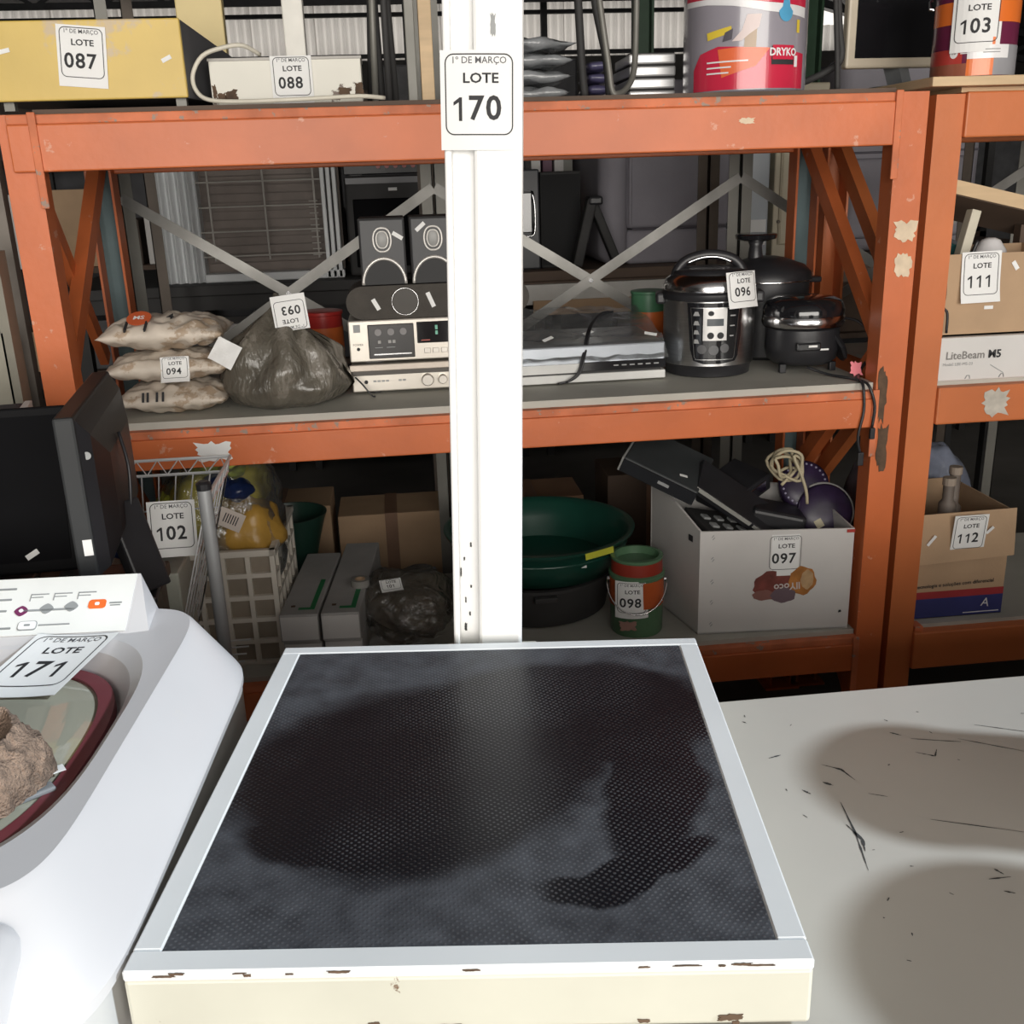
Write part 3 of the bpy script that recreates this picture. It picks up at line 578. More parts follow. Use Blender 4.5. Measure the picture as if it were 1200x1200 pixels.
# paint bucket
def cyl_map(R0, cx, cy, z0):
    """flat (x along arc, y up) to the surface of an upright cylinder facing -Y"""
    return lambda p, e=.0012: Vector((cx + (R0 + e) * math.sin(p[0] / R0), cy - (R0 + e) * math.cos(p[0] / R0), z0 + p[1]))
def wrap_patch(root, name, poly, f, m, e=.001, label=None):
    """polygon (list of x, y) laid on a cylinder, cut in strips so it follows the curve"""
    bm = bmesh.new(); vs = [bm.verts.new((x, y, 0)) for x, y in poly]; bm.faces.new(vs)
    xs = [p[0] for p in poly]; x = min(xs) + .006
    while x < max(xs):
        bmesh.ops.bisect_plane(bm, geom=bm.verts[:] + bm.edges[:] + bm.faces[:], plane_co=(x, 0, 0), plane_no=(1, 0, 0)); x += .006
    for v in bm.verts: v.co = f((v.co.x, v.co.y), e)
    me = bpy.data.meshes.new(name); bm.to_mesh(me); bm.free(); me.materials.append(m); o = bpy.data.objects.new(name, me); C.objects.link(o); o.parent = root
    if label: o['label'] = label
    return o
def rect(x0, x1, y0, y1): return [(x0, y0), (x1, y0), (x1, y1), (x0, y1)]
t = thing('paint_bucket', 'large grey and red plastic paint bucket on the top level of the scuffed rack', 'bucket', (.806, 2.405, ZT), R(-17))
RB = .134; GREYB = mat('bucket_grey', (.31, .29, .33), .22, var=.06, coat=.5); REDB = mat('bucket_red', (.60, .03, .07), .22, var=.08, coat=.5); WHB = mat('bucket_white', (.80, .79, .80), .25)
MB().lathe([(RB - .006, 0), (RB - .001, .004), (RB, .02), (RB, .30), (RB + .006, .302), (RB + .006, .325), (RB - .004, .33)], (0, 0, 0), 64).build('bucket_body', GREYB, t, smooth=True, ang=35)
f = cyl_map(RB, 0, 0, 0)
wrap_patch(t, 'print_band', [(-.125, .006), (.150, .006), (.150, .075), (.08, .082), (0, .088), (-.06, .092), (-.105, .08), (-.125, .05)], f, REDB, label='red printed band')
wrap_patch(t, 'print_band', [(-.16, .21), (-.16, .177), (-.09, .175), (-.03, .168), (.04, .155), (.15, .145), (.15, .30), (-.16, .30)], f, WHB)
wrap_patch(t, 'print_band', [(-.16, .30), (-.16, .188), (-.09, .186), (-.03, .181), (.04, .172), (.15, .165), (.15, .30)], f, REDB, .0016)
wrap_patch(t, 'print_swoosh', [(-.05, .03), (.02, .05), (.05, .085), (-.02, .088), (-.06, .086)], f, mat('bucket_orange', (.78, .16, .06), .25), .0018)
wrap_patch(t, 'print_patch', [(-.085, .105), (-.03, .117), (-.032, .130), (-.087, .120)], f, mat('label_yellow', (.75, .56, .06), .4), .0016)
wrap_patch(t, 'print_patch', rect(.118, .128, .115, .14), f, mat('label_yellow', (.75, .56, .06), .4), .0016)
wrap_patch(t, 'print_patch', [(-.03, .10), (-.01, .12), (.0, .15), (.03, .15), (.025, .125), (.005, .112), (-.01, .10)], f, mat('print_pale', (.72, .60, .58), .4), .0017)
wrap_patch(t, 'print_patch', [(-.005, .085), (.02, .085), (.022, .15), (.0, .15)], f, mat('print_tan', (.48, .36, .26), .4), .0016)
wrap_patch(t, 'print_patch', [(-.05, .10), (-.03, .104), (-.028, .125), (-.045, .118)], f, mat('print_dark', (.10, .09, .11), .4), .0017)
wrap_patch(t, 'water_drop', [(.085 + .018 * math.cos(a) * (1 if math.sin(a) < .2 else .55), .155 + .02 * math.sin(a) * (1 if math.sin(a) < 0 else 1.7)) for a in [2 * math.pi * k / 24 for k in range(24)]], f, mat('drop_blue', (.10, .38, .62), .3), .002)
wrap_patch(t, 'brand_plate', rect(.054, .112, .052, .088), f, INK, .002); wrap_patch(t, 'brand_plate', rect(.056, .110, .062, .090), f, REDB, .0024)
text(t, 'DRYKO', .021, Matrix(), WHB, bold=.03, warp=lambda p: f((p.x + .083, p.y + .076), .003), sx=.95)
for k, l in enumerate((.09, .055, .05)): wrap_patch(t, 'print_line', rect(-.085, -.085 + l, .060 - k * .011, .063 - k * .011), f, WHB, .0024)
wrap_patch(t, 'print_patch', rect(.114, .124, .048, .07), f, WHB, .002)
MB().tube([(RB * math.cos(a), -RB * math.sin(a) * .25 - .0, .30 + .16 * math.sin(a)) for a in [math.pi * k / 20 for k in range(21)]], .003, 8).build('wire_handle', CHROME, t, smooth=True)
# bent tube frame right of the bucket
bent('bent_tube', [(.905, 2.56, ZT + .008), (.99, 2.50, ZT + .035), (1.04, 2.47, ZT + .060), (1.055, 2.46, ZT + .085), (1.045, 2.46, ZT + .15), (1.030, 2.46, ZT + .30), (1.02, 2.46, ZT + .42)], 'dark bent tube frame standing right of the paint bucket', .008)
bent('bent_tube', [(1.042, 2.44, ZT + .008), (1.035, 2.44, ZT + .1), (1.015, 2.44, ZT + .3), (1.005, 2.44, ZT + .42)], 'thin upright dark tube against the bent frame', .006)
# top of the cleaner rack: screen and can
ZP = 1.7425
t = thing('flat_monitor', 'flat monitor with cream bezel standing on the wooden plank', 'monitor', (1.30, 2.66, ZP), R(3))
MB().bx(-.15, .20, 0, .03, .055, .36, .006).build('bezel', mat('cream_plastic', (.62, .54, .42), .4), t); MB().bx(-.128, .178, -.002, .01, .078, .34).build('screen', GLOSSB, t)
MB().beam((0, .04, .075), (.03, .05, .008), .05, .03).build('neck', mat('grey_plastic', (.25, .26, .27), .4), t); MB().lathe([(.10, 0), (.10, .006), (.08, .014)], (.03, .05, 0), 28).build('base', mat('grey_plastic', (.25, .26, .27), .4), t, smooth=True, ang=40)
t = thing('paint_can', 'purple and orange paint can with wire handle, lot 103', 'paint can', (1.325, 2.37, ZP), R(-24))
RC = .088; PURP = mat('can_purple', (.15, .02, .06), .3, var=.1, coat=.3); ORC = mat('can_orange', (.80, .18, .03), .3, var=.06, coat=.3); GRC = mat('can_grey', (.30, .30, .32), .3)
MB().lathe([(RC - .002, 0), (RC, .003), (RC, .22), (RC + .004, .222), (RC + .004, .232), (RC - .01, .234)], (0, 0, 0), 48).build('can_body', PURP, t, smooth=True, ang=35)
f = cyl_map(RC, 0, 0, 0)
wrap_patch(t, 'print_band', rect(-.13, .13, .110, .155), f, ORC, .001, 'orange printed band'); wrap_patch(t, 'print_band', rect(.03, .13, .004, .065), f, GRC, .001); wrap_patch(t, 'print_band', rect(-.02, .035, .004, .08), f, ORC, .0014)
wrap_patch(t, 'print_band', rect(-.13, -.03, .03, .06), f, mat('can_red', (.45, .05, .04), .3), .0014); wrap_patch(t, 'print_patch', rect(-.02, .07, .038, .065), f, WHB, .0018)
wrap_patch(t, 'print_band', rect(-.13, -.02, .004, .03), f, mat('can_rust', (.30, .10, .06), .3), .0014)
wrap_patch(t, 'print_dot', [(-.048 + .009 * math.cos(a), .052 + .011 * math.sin(a)) for a in [2 * math.pi * k / 20 for k in range(20)]], f, WHB, .002); text(t, '10', .010, Matrix(), INK, warp=lambda p: f((p.x - .048, p.y + .052), .0026))
for k in range(4): wrap_patch(t, 'print_line', rect(-.034 + (k > 1) * .045, -.012 + (k > 1) * .06, .049 + (k % 2) * .006, .051 + (k % 2) * .006), f, WHB if k < 2 else GREYINK, .0024)
lot_tag(t, '103', front(-.006, -RC - .003, .112), s=1.02, cyl=RC + .004)
MB().tube([(-RC - .006, 0, .175), (-RC - .014, -.01, .165), (-RC - .012, -.02, .15), (-RC - .004, -.02, .148)] , .003, 8).build('handle_ear', CHROME, t); MB().tube([(RC + .004, 0, .175), (RC + .014, -.01, .165), (RC + .012, -.02, .15)], .003, 8).build('handle_ear', CHROME, t)
MB().tube([(RC * 1.07 * math.cos(a), .02, .17 + .13 * math.sin(a)) for a in [math.pi * k / 24 for k in range(25)]], .0026, 8).build('wire_handle', CHROME, t, smooth=True)

# ------------------------------------------------------------------ goods on the middle level (board top z = 1.084)
SACK = mat('woven_sack', (.58, .51, .43), .55, var=.16, scale=12, col2=(.42, .32, .23), thr=.56, cscale=9, bump=.15, bscale=80)
for k, (lab, dx, wdt) in enumerate((('bottom sack of sand in the stack on the middle shelf', .0, .25), ('middle sack of sand with a bent lot tag, in the stack of three', -.005, .27), ('top sack of sand with an orange print, in the stack of three', -.005, .27))):
    t = thing('sand_sack', lab, 'sack', (-.51 + dx, 2.40, ZM + .070 * k), R((-2, 3, 0)[k]), 'sand sacks in a stack')
    pillow(wdt, .20, (.068 if k < 2 else .076), seed=k * 9 + 2, wr=.010, freq=20, pinch=2.2, ex=.55, nu=40, nv=30).build('sack', SACK, t, smooth=True)
    if k == 2:
        fo = front(-.045, -.060, .0755) @ RX(-66)
        o = MB().lathe([(.001, .0), (.024, .0), (.024, .001)], (0, 0, 0), 28, M=fo, sx=1.1, sy=1.2).build('print_emblem', mat('sack_orange', (.62, .12, .04), .6), t, label='orange printed emblem')
        text(o, 'MS', .020, fo @ T((0, 0, .0018)), PAPER, bold=.02)
        for x in (-.024, .018): MB().bx(x - .002, x + .002, -.050, -.014, -.004, .0015, M=fo).build('print_stroke', INK, t)
        text(t, '4', .030, front(.022, -.060, .0765) @ RX(-66), INK, bold=.03)
    if k == 1: lot_tag(t, '094', front(.02, -.102, .036) @ RX(-20), s=.62, tall=.8, bent=.012, curl=-.004)
    if k == 0:
        for j, x in enumerate((-.055, -.045, -.025, -.012)): MB().bx(x, x + .005, -.012, .010, 0, .0015, M=front(0, -.100, .048) @ RX(-30)).build('print_stroke', INK, t)
# dark plastic bag of goods
BAGM = mat('smoky_bag_plastic', (.125, .112, .090), .25, var=.35, scale=9, bump=1.0, bscale=34, stretch=(1.6, 1.6, .5), coat=.35, col2=(.21, .19, .16), thr=.56, cscale=9)
t = thing('plastic_bag', 'smoky grey plastic bag knotted at the top, lot 093 upside down', 'plastic bag', (-.268, 2.405, ZM))
b = MB()
def bagf(u, v):
    th = u * 2 * math.pi; zz = v
    prof = [(0, .62), (.06, .86), (.2, 1.0), (.4, .95), (.6, .74), (.75, .48), (.86, .24), (.93, .12), (1.0, .16)]
    for i in range(len(prof) - 1):
        if prof[i][0] <= zz <= prof[i + 1][0]:
            q = (zz - prof[i][0]) / (prof[i + 1][0] - prof[i][0]); r = prof[i][1] + (prof[i + 1][1] - prof[i][1]) * q; break
    fold = 1 + (.08 + .16 * zz) * math.sin(th * 7 + 3 * noise.noise(Vector((zz * 3, th, 0)))) * zz + .10 * noise.noise(Vector((math.cos(th) * 2, math.sin(th) * 2, zz * 4)))
    return (.150 * r * fold * math.cos(th) + .02 * zz, .125 * r * fold * math.sin(th), zz * .225 * (1 - .12 * math.cos(th - .5)))
b.grid(bagf, 72, 36); b.build('bag', BAGM, t, smooth=True)
MB().lathe([(.018, .19), (.03, .21), (.022, .232), (.006, .236)], (.02, 0, 0), 16).build('knot', mat('brown_tape', (.24, .14, .09), .5), t, smooth=True)
lot_tag(t, '093', front(.032, -.055, .212) @ RZ(186) @ RX(8), s=.78, tall=.85, curl=-.004)
o = MB().grid(lambda u, v: ((u - .5) * .055, (v - .5) * .055, .006 * math.sin(u * 5) * math.cos(v * 4)), 8, 8, M=front(-.112, -.098, .136) @ RZ(-32) @ RX(-18)).build('paper_note', PAPER, t, label='creased square of white paper')
# hi-fi: amplifier, cassette deck, centre speaker, two small speakers
t = thing('amplifier', 'slim champagne-silver amplifier at the bottom of the hi-fi stack', 'amplifier', (.10, 2.44, ZM))
MB().bx(-.215, .165, 0, .26, .006, .072, .003).build('case', SILVER, t); MB().bx(-.213, .163, -.004, .004, .046, .056).build('groove', mat('dark_gap', (.08, .07, .06), .5), t)
MB().bx(-.219, .169, -.006, .0, .056, .072, .002).build('top_rail', mat('warm_silver', (.50, .44, .38), .35, metal=.5), t)
for x in (-.16, .12): MB().lathe([(.014, 0), (.014, .007)], (x, .03, 0), 14).build('foot', BLACK, t); MB().lathe([(.014, 0), (.014, .007)], (x, .22, 0), 14).build('foot', BLACK, t)
for x, r in ((-.036, .0145), (.000, .011), (.05, .011), (.10, .014)): MB().lathe([(r, 0), (r, .014), (r * .85, .017)], (0, 0, 0), 22, M=front(x, 0, .030)).build('knob', mat('pale_silver', (.72, .68, .62), .25, metal=.6), t, smooth=True, ang=40)
MB().lathe([(.0045, 0), (.0045, .002)], (0, 0, 0), 14, M=front(-.182, 0, .03)).build('jack_socket', INK, t)
for x in (-.165, -.155, -.145, -.135, -.105, -.095): MB().bx(x, x + .007, -.002, 0, .029, .033).build('push_button', GREYINK, t)
t = thing('cassette_deck', 'silver cassette deck with dark tape window standing on the slim amplifier', 'cassette deck', (.10, 2.435, ZM + .0735))
MB().bx(-.215, .165, 0, .25, .005, .102, .003).build('case', SILVER, t)
for x in (-.16, .12): MB().bx(x - .02, x + .02, .02, .05, 0, .006).build('foot', BLACK, t); MB().bx(x - .02, x + .02, .2, .23, 0, .006).build('foot', BLACK, t)
o = MB().bx(-.170, -.062, -.003, .004, .012, .092, .002).build('tape_door', mat('deck_black', (.035, .033, .032), .25), t)
for x in (-.146, -.116, -.087): MB().lathe([(.008, 0), (.008, .004)], (0, 0, 0), 18, M=front(x, -.003, .074)).build('dial', mat('dial_grey', (.20, .19, .19), .3), o); 
for x in (-.144, -.120, -.110): MB().bx(x - .0035, x + .0035, -.006, -.003, .048, .055).build('small_key', mat('key_grey', (.35, .34, .33), .4), o)
MB().bx(-.158, -.070, -.0055, -.003, .021, .0235).build('trim_strip', CHROME, o)
for x, l in ((-.146, .018), (-.118, .020)): MB().bx(x - l / 2, x + l / 2, -.0045, -.003, .0375, .039).build('print_line', GREYINK, o)
o = MB().bx(-.055, .12, -.003, .004, .044, .094, .001).build('display', GLOSSB, t); MB().bx(-.012, -.006, -.0045, -.003, .075, .085).build('display_mark', mat('display_green', (.15, .45, .32), .4), o); MB().bx(-.012, -.006, -.0045, -.003, .063, .072).build('display_mark', mat('display_green', (.15, .45, .32), .4), o); MB().bx(-.046, -.025, -.0045, -.003, .050, .052).build('display_mark', mat('display_red', (.5, .10, .07), .4), o)
MB().bx(-.203, -.187, -.0015, 0, .075, .093).build('badge', GREYINK, t); text(t, 'POWER', .007, front(-.194, -.001, .046), INK); MB().lathe([(.004, 0), (.004, .003)], (0, 0, 0), 12, M=front(-.194, 0, .036)).build('power_button', INK, t)
for x in (-.04, -.02, .0, .02): MB().bx(x, x + .015, -.004, 0, .020, .032, .001).build('push_button', mat('pale_silver', (.72, .68, .62), .25), t)
t = thing('centre_speaker', 'rounded dark grey centre speaker lying on the cassette deck', 'speaker', (.10, 2.445, ZM + .1765))
pts = [(-.215 + .038 - .038 * math.cos(a), .038 + .038 * math.sin(a)) for a in [math.pi * (k / 16 - .5) for k in range(17)]]; pts = pts + [(-x, z) for x, z in reversed(pts)]
GRILL = mat('speaker_cloth', (.055, .048, .040), .75, var=.15, scale=30, bump=.2, bscale=300)
MB().prism(pts, 0, .16).build('cabinet', GRILL, t, smooth=True, ang=40)
MB().tube([(-.078 + .031 * math.cos(a), -.001, .038 + .031 * math.sin(a)) for a in [2 * math.pi * k / 40 for k in range(40)]], .0014, 6, closed=True).build('driver_ring', CHROME, t, smooth=True)
MB().lathe([(.029, 0), (.001, .001)], (0, 0, 0), 32, M=front(-.078, .0, .038)).build('driver', mat('cone_grey', (.075, .068, .06), .6), t)
strip(t, front(-.146, -.001, .034) @ RZ(-62), .028, .010); strip(t, front(-.018, -.001, .040) @ RZ(-68), .036, .010)
SPK = mat('speaker_face', (.040, .041, .044), .45, var=.1)
for k, x in enumerate((-.022, .095)):
    t = thing('bookshelf_speaker', ('small black speaker with oval tweeter, its paper strip right of the tweeter' if k == 0 else 'small black speaker with oval tweeter, partly hidden behind the white post'), 'speaker', (x, 2.455, ZM + .2535))
    MB().bx(-.053, .053, 0, .15, 0, .150, .002).build('cabinet', BLACKM, t); MB().bx(-.051, .051, -.004, .002, .002, .148, .003).build('baffle', SPK, t)
    def oval(a, b_, r, nm, m, y): return MB().tube([(a * math.copysign(abs(math.cos(q)) ** .75, math.cos(q)), y, .102 + b_ * math.sin(q)) for q in [2 * math.pi * j / 48 for j in range(48)]], r, 6, closed=True).build(nm, m, t, smooth=True)
    SL = mat('speaker_silver', (.62, .60, .57), .3, metal=.4)
    oval(.0205, .0265, .0028, 'tweeter_ring', SL, -.0045); oval(.0135, .0185, .002, 'tweeter_ring', SL, -.0045); MB().lathe([(.012, 0), (.012, .004), (.007, .006)], (0, 0, 0), 24, M=front(0, -.002, .102), sy=1.5).build('tweeter', mat('tweeter_grey', (.30, .30, .29), .4), t, smooth=True, ang=50)
    MB().tube([(.049 * math.cos(q), -.005, .002 + .058 * math.sin(q)) for q in [math.pi * j / 30 for j in range(31)]], .0042, 8).build('woofer_trim', SL, t, smooth=True)
    MB().prism([(.046 * math.cos(q), .002 + .054 * math.sin(q)) for q in [math.pi * j / 30 for j in range(31)]], -.0075, -.003).build('woofer_cone', mat('woofer_black', (.014, .014, .015), .6), t)
    strip(t, front(.036 if k == 0 else -.028, -.0045, .110 if k == 0 else .128) @ RZ(-32 if k == 0 else 40), .026, .009)
MB().tube(smoothp([(-.105, 2.40, ZM + .05), (-.09, 2.41, ZM + .03), (-.07, 2.405, ZM + .004), (-.062, 2.40, ZM + .003)]), .002, 6).build('black_wire', BLACK, smooth=True)
tagp(bpy.data.objects['black_wire'], 'short black wire hanging in front of the amplifier', 'wire')
# video player under plastic film
t = thing('video_player', 'wide silver video player wrapped in clear plastic film beside the pressure cooker', 'video player', (.465, 2.43, ZM), R(1))
PW = mat('player_white', (.66, .66, .64), .4); PS = mat('player_silver', (.42, .45, .49), .28, metal=.6)
MB().bx(-.178, .180, 0, .30, .004, .024, .002).build('base_tray', PW, t); MB().bx(-.178, .180, .004, .295, .030, .092, .004).build('case', PS, t); MB().bx(-.03, .180, -.001, .01, .030, .052, .001).build('front_strip', GLOSSB, t); MB().bx(-.178, -.03, -.002, .01, .028, .050, .001).build('front_flap', PW, t)
MB().bx(-.17, .17, .006, .29, .022, .032).build('inner_seam', BLACKM, t)
for k in range(6): MB().bx(.05 + k * .020, .062 + k * .020, -.003, 0, .040, .043).build('key', GREYINK, t)
for x in (-.15, .15): MB().bx(x - .015, x + .015, .03, .06, 0, .005).build('foot', BLACK, t); MB().bx(x - .015, x + .015, .24, .27, 0, .005).build('foot', BLACK, t)
def wrapf(u, v):
    x = -.186 + .372 * u; y = -.008 + .32 * v
    z = .056 + .048 * min(1, v * 5) + .010 * noise.noise(Vector((x * 9, y * 9, 1))) + .006 * noise.noise(Vector((x * 26, y * 22, 4))) + .060 * max(0, v - .3)
    return (x, y, z)
MB().grid(wrapf, 40, 26).build('plastic_film', film('clear_film', (.93, .94, .95), gloss=.3, rough=.18, bump=.5, bscale=14, body=.14), t, smooth=True)
strip(t, front(-.105, .03, .108) @ RX(-65) @ RZ(32), .03, .010); strip(t, front(.0, .06, .114) @ RX(-70) @ RZ(30), .028, .010); strip(t, front(.150, .03, .108) @ RX(-60) @ RZ(-20), .03, .010)
MB().tube(smoothp([(.09, .18, .145), (.06, .15, .150), (.03, .11, .14), (.0, .04, .12), (-.02, .0, .07), (-.035, -.012, .03), (-.06, -.014, .012), (-.09, -.012, .006)]), .003, 6).build('cord', BLACK, t, smooth=True)
MB().tube(smoothp([(.09, .18, .147), (.05, .16, .140), (.02, .11, .130), (-.006, .04, .115), (-.026, .0, .065), (-.042, -.015, .028), (-.07, -.016, .008)]), .003, 6).build('cord', BLACK, t, smooth=True)
# pressure cooker
t = thing('pressure_cooker', 'round brushed steel electric pressure cooker with black keypad, lot 096', 'pressure cooker', (.775, 2.515, ZM), R(-12))
RK = .112
MB().lathe([(.098, 0), (.104, .003), (.106, .022), (.112, .030)], (0, 0, 0), 64, cap1=False).build('base', BLACK, t, smooth=True, ang=40)
MB().lathe([(RK - .003, .028), (RK, .030), (RK, .185), (RK + .003, .187)], (0, 0, 0), 72, cap0=False, cap1=False).build('steel_body', STEEL, t, smooth=True, ang=40)
MB().lathe([(RK + .004, .185), (RK + .007, .190), (RK + .007, .200), (RK + .001, .206)], (0, 0, 0), 64, cap0=False).build('rim', BLACK, t, smooth=True, ang=40)
MB().lathe([(RK, .204), (RK + .001, .215), (RK - .005, .232), (RK - .022, .244), (.06, .252), (.02, .256)], (0, 0, 0), 64, cap0=False).build('lid', CHROME, t, smooth=True)
MB().lathe([(.09, .243), (.088, .250), (.06, .258), (.02, .262)], (0, 0, 0), 40, cap0=False).build('lid_cap', BLACK, t, smooth=True)
MB().tube(smoothp([(-.085, 0, .225), (-.080, 0, .250), (-.058, 0, .274), (-.02, 0, .286), (.02, 0, .286), (.058, 0, .274), (.078, 0, .250), (.082, 0, .225)]), .0125, 10).build('lid_handle', BLACK, t, smooth=True)
MB().tube(smoothp([(-.058, -.011, .268), (-.02, -.011, .281), (.02, -.011, .281), (.052, -.011, .269)]), .004, 6).build('handle_trim', CHROME, t, smooth=True)
for sx in (-1, 1): MB().bx(-.03, .03, -.012, .012, -.014, .014, .006, M=T((sx * (RK + .008), 0, .186)) @ RZ(90)).build('side_handle', BLACK, t)
f = cyl_map(RK, 0, 0, 0)
kp = wrap_patch(t, 'keypad', [(-.062, .182), (.075, .182), (.073, .10), (.066, .055), (.058, .042), (.02, .036), (-.02, .036), (-.044, .044), (-.052, .07)], f, GLOSSB, .0022, 'gloss black keypad')
wrap_patch(kp, 'keypad_outline', rect(-.053, .066, .170, .1715), f, STEEL, .003); wrap_patch(kp, 'keypad_outline', rect(-.040, .052, .046, .0475), f, STEEL, .003)
for x0, y0, x1, y1 in ((-.053, .171, -.042, .052), (.066, .171, .054, .052), (-.042, .052, -.036, .046), (.054, .052, .049, .046)):
    wrap_patch(kp, 'keypad_outline', [(x0, y0), (x0 + .0015, y0), (x1 + .0015, y1), (x1, y1)], f, STEEL, .003)
wrap_patch(kp, 'display_plate', rect(-.022, .034, .093, .170), f, mat('plate_silver', (.62, .61, .60), .35, metal=.3), .003); wrap_patch(kp, 'display_window', rect(-.013, .026, .128, .145), f, mat('lcd', (.07, .08, .09), .25), .0036)
for x in (-.004, .019): wrap_patch(kp, 'round_button', [(x + .008 * math.cos(a), .105 + .008 * math.sin(a)) for a in [2 * math.pi * k / 20 for k in range(20)]], f, INK, .0038)
wrap_patch(kp, 'logo_mark', [(-.004 + .007 * math.cos(a), .158 + .006 * math.sin(a)) for a in [2 * math.pi * k / 16 for k in range(16)]], f, INK, .0038)
for k in range(4): wrap_patch(kp, 'soft_key', [(-.046 + .003 * k * .4, .152 - k * .022), (-.030, .152 - k * .022), (-.034, .162 - k * .022), (-.042, .162 - k * .022)], f, mat('key_label', (.33, .33, .33), .5), .003); 
for k in range(3): wrap_patch(kp, 'soft_key', rect(.042, .056 - k * .002, .150 - k * .024, .153 - k * .024), f, mat('key_label', (.33, .33, .33), .5), .003)
for x, y, r in ((-.024, .072, .011), (.030, .074, .011), (.004, .070, .012)): wrap_patch(kp, 'soft_key', [(x + r * math.cos(a), y + r * math.sin(a)) for a in [2 * math.pi * k / 20 for k in range(20)]], f, mat('key_dark', (.10, .10, .105), .3), .003)
lot_tag(t, '096', T((.072, -.104, .212)) @ RZ(35) @ RX(80), s=.90, tall=.80, cyl=.128, bent=.002)
# black multi cooker and grill behind / beside
t = thing('steamer_pot', 'black pot with a wide round lid knob behind the pressure cooker', 'pot', (.985, 2.70, ZM))
MB().lathe([(.09, 0), (.105, .01), (.112, .10), (.115, .20), (.120, .205), (.118, .222), (.10, .24), (.05, .258), (.03, .262)], (0, 0, 0), 48).build('pot', BLACK, t, smooth=True, ang=40)
MB().lathe([(.020, .258), (.016, .29), (.022, .305)], (-.03, 0, 0), 20, cap0=False).build('knob_stem', BLACK, t, smooth=True); MB().lathe([(.03, .302), (.052, .308), (.055, .318), (.050, .322), (.010, .318)], (-.03, 0, 0), 36).build('knob', GLOSSB, t, smooth=True, ang=50)
MB().lathe([(.117, .200), (.121, .203), (.117, .206)], (0, 0, 0), 48, cap0=False, cap1=False).build('rim_band', CHROME, t, smooth=True)
MB().bx(.11, .15, -.02, .02, .19, .205, .004).build('side_handle', BLACK, t)
t = thing('electric_grill', 'glossy black rounded electric grill with its cord over the shelf edge', 'electric grill', (1.005, 2.475, ZM))
MB().lathe([(.07, .018), (.085, .03), (.092, .06), (.090, .105), (.097, .110)], (0, 0, 0), 48, cap1=True, sy=.95).build('body', BLACK, t, smooth=True, ang=50)
MB().lathe([(.098, .112), (.102, .120), (.100, .135), (.096, .140)], (0, 0, 0), 48, sy=.95).build('rim_band', CHROME, t, smooth=True, ang=50)
MB().lathe([(.099, .138), (.100, .150), (.092, .170), (.07, .180), (.03, .184)], (0, 0, 0), 48, sy=.95).build('lid', GLOSSB, t, smooth=True, ang=60)
for a in (215, 325, 90): MB().bx(-.008, .008, -.008, .008, 0, .022, .002, M=T((.078 * math.cos(R(a)), .072 * math.sin(R(a)), 0))).build('foot', BLACK, t)
MB().bx(-.03, .03, -.01, .008, .06, .08, .004, M=T((-.02, -.09, 0))).build('control_box', GLOSSB, t); strip(t, front(-.012, -.101, .072), .022, .005); strip(t, front(.02, -.093, .062), .022, .004)
MB().lathe([(.09, 0), (.1, .01), (.075, .03)], (.0, .0, 0), 8, M=T((.07, -.03, .06)) @ RY(60) @ Matrix.Scale(.5, 4)).build('hinge_cap', BLACK, t)
cord = smoothp([(.095, -.02, .125), (.12, -.05, .12), (.138, -.085, .09), (.130, -.11, .05), (.105, -.125, .02), (.08, -.16, .006), (.062, -.21, .004), (.058, -.238, -.005), (.060, -.245, -.06), (.05, -.246, -.12), (.058, -.246, -.16)])
MB().tube(cord, .0034, 8).build('power_cord', BLACK, t, smooth=True)
MB().tube(smoothp([(-.02, -.09, .02), (.02, -.12, .006), (.05, -.17, .005), (.066, -.215, .004), (.072, -.240, -.005), (.085, -.247, -.05), (.082, -.247, -.10)]), .0034, 8).build('power_cord', BLACK, t, smooth=True)
MB().bx(-.007, .007, -.006, .006, -.018, .014, .002, M=T((.058, -.248, -.172))).build('plug', BLACK, t); MB().bx(-.006, .006, -.005, .005, -.015, .012, .002, M=T((.082, -.250, -.112))).build('plug', BLACK, t)
ragged(t, front(.078, -.150, .022) @ RX(-15), .034, .040, mat('pink_paper', (.78, .22, .26), .6), 31, 'pink_tag', 'crumpled pink paper tag on the cord')
# cans behind
t = thing('small_tin', 'orange and green tin between the video player and the pressure cooker', 'tin', (.685, 2.775, ZM))
MB().lathe([(.045, 0), (.047, .003), (.047, .17), (.049, .172), (.049, .178), (.04, .18)], (0, 0, 0), 32).build('tin_body', mat('tin_green', (.08, .22, .12), .4), t, smooth=True, ang=40); MB().lathe([(.0478, .055), (.0478, .125)], (0, 0, 0), 32, cap0=False, cap1=False).build('label_band', mat('tin_orange', (.72, .17, .04), .4), t, smooth=True)
t = thing('small_tin', 'red paint tin with silver lid behind the knotted plastic bag', 'tin', (-.195, 2.76, ZM))
MB().lathe([(.05, 0), (.052, .003), (.052, .155), (.055, .157), (.055, .165), (.046, .167)], (0, 0, 0), 32).build('tin_body', mat('tin_red', (.50, .035, .03), .35), t, smooth=True, ang=40); MB().lathe([(.053, .06), (.053, .125)], (0, 0, 0), 32, cap0=False, cap1=False).build('label_band', mat('tin_orange', (.72, .17, .04), .4), t, smooth=True)

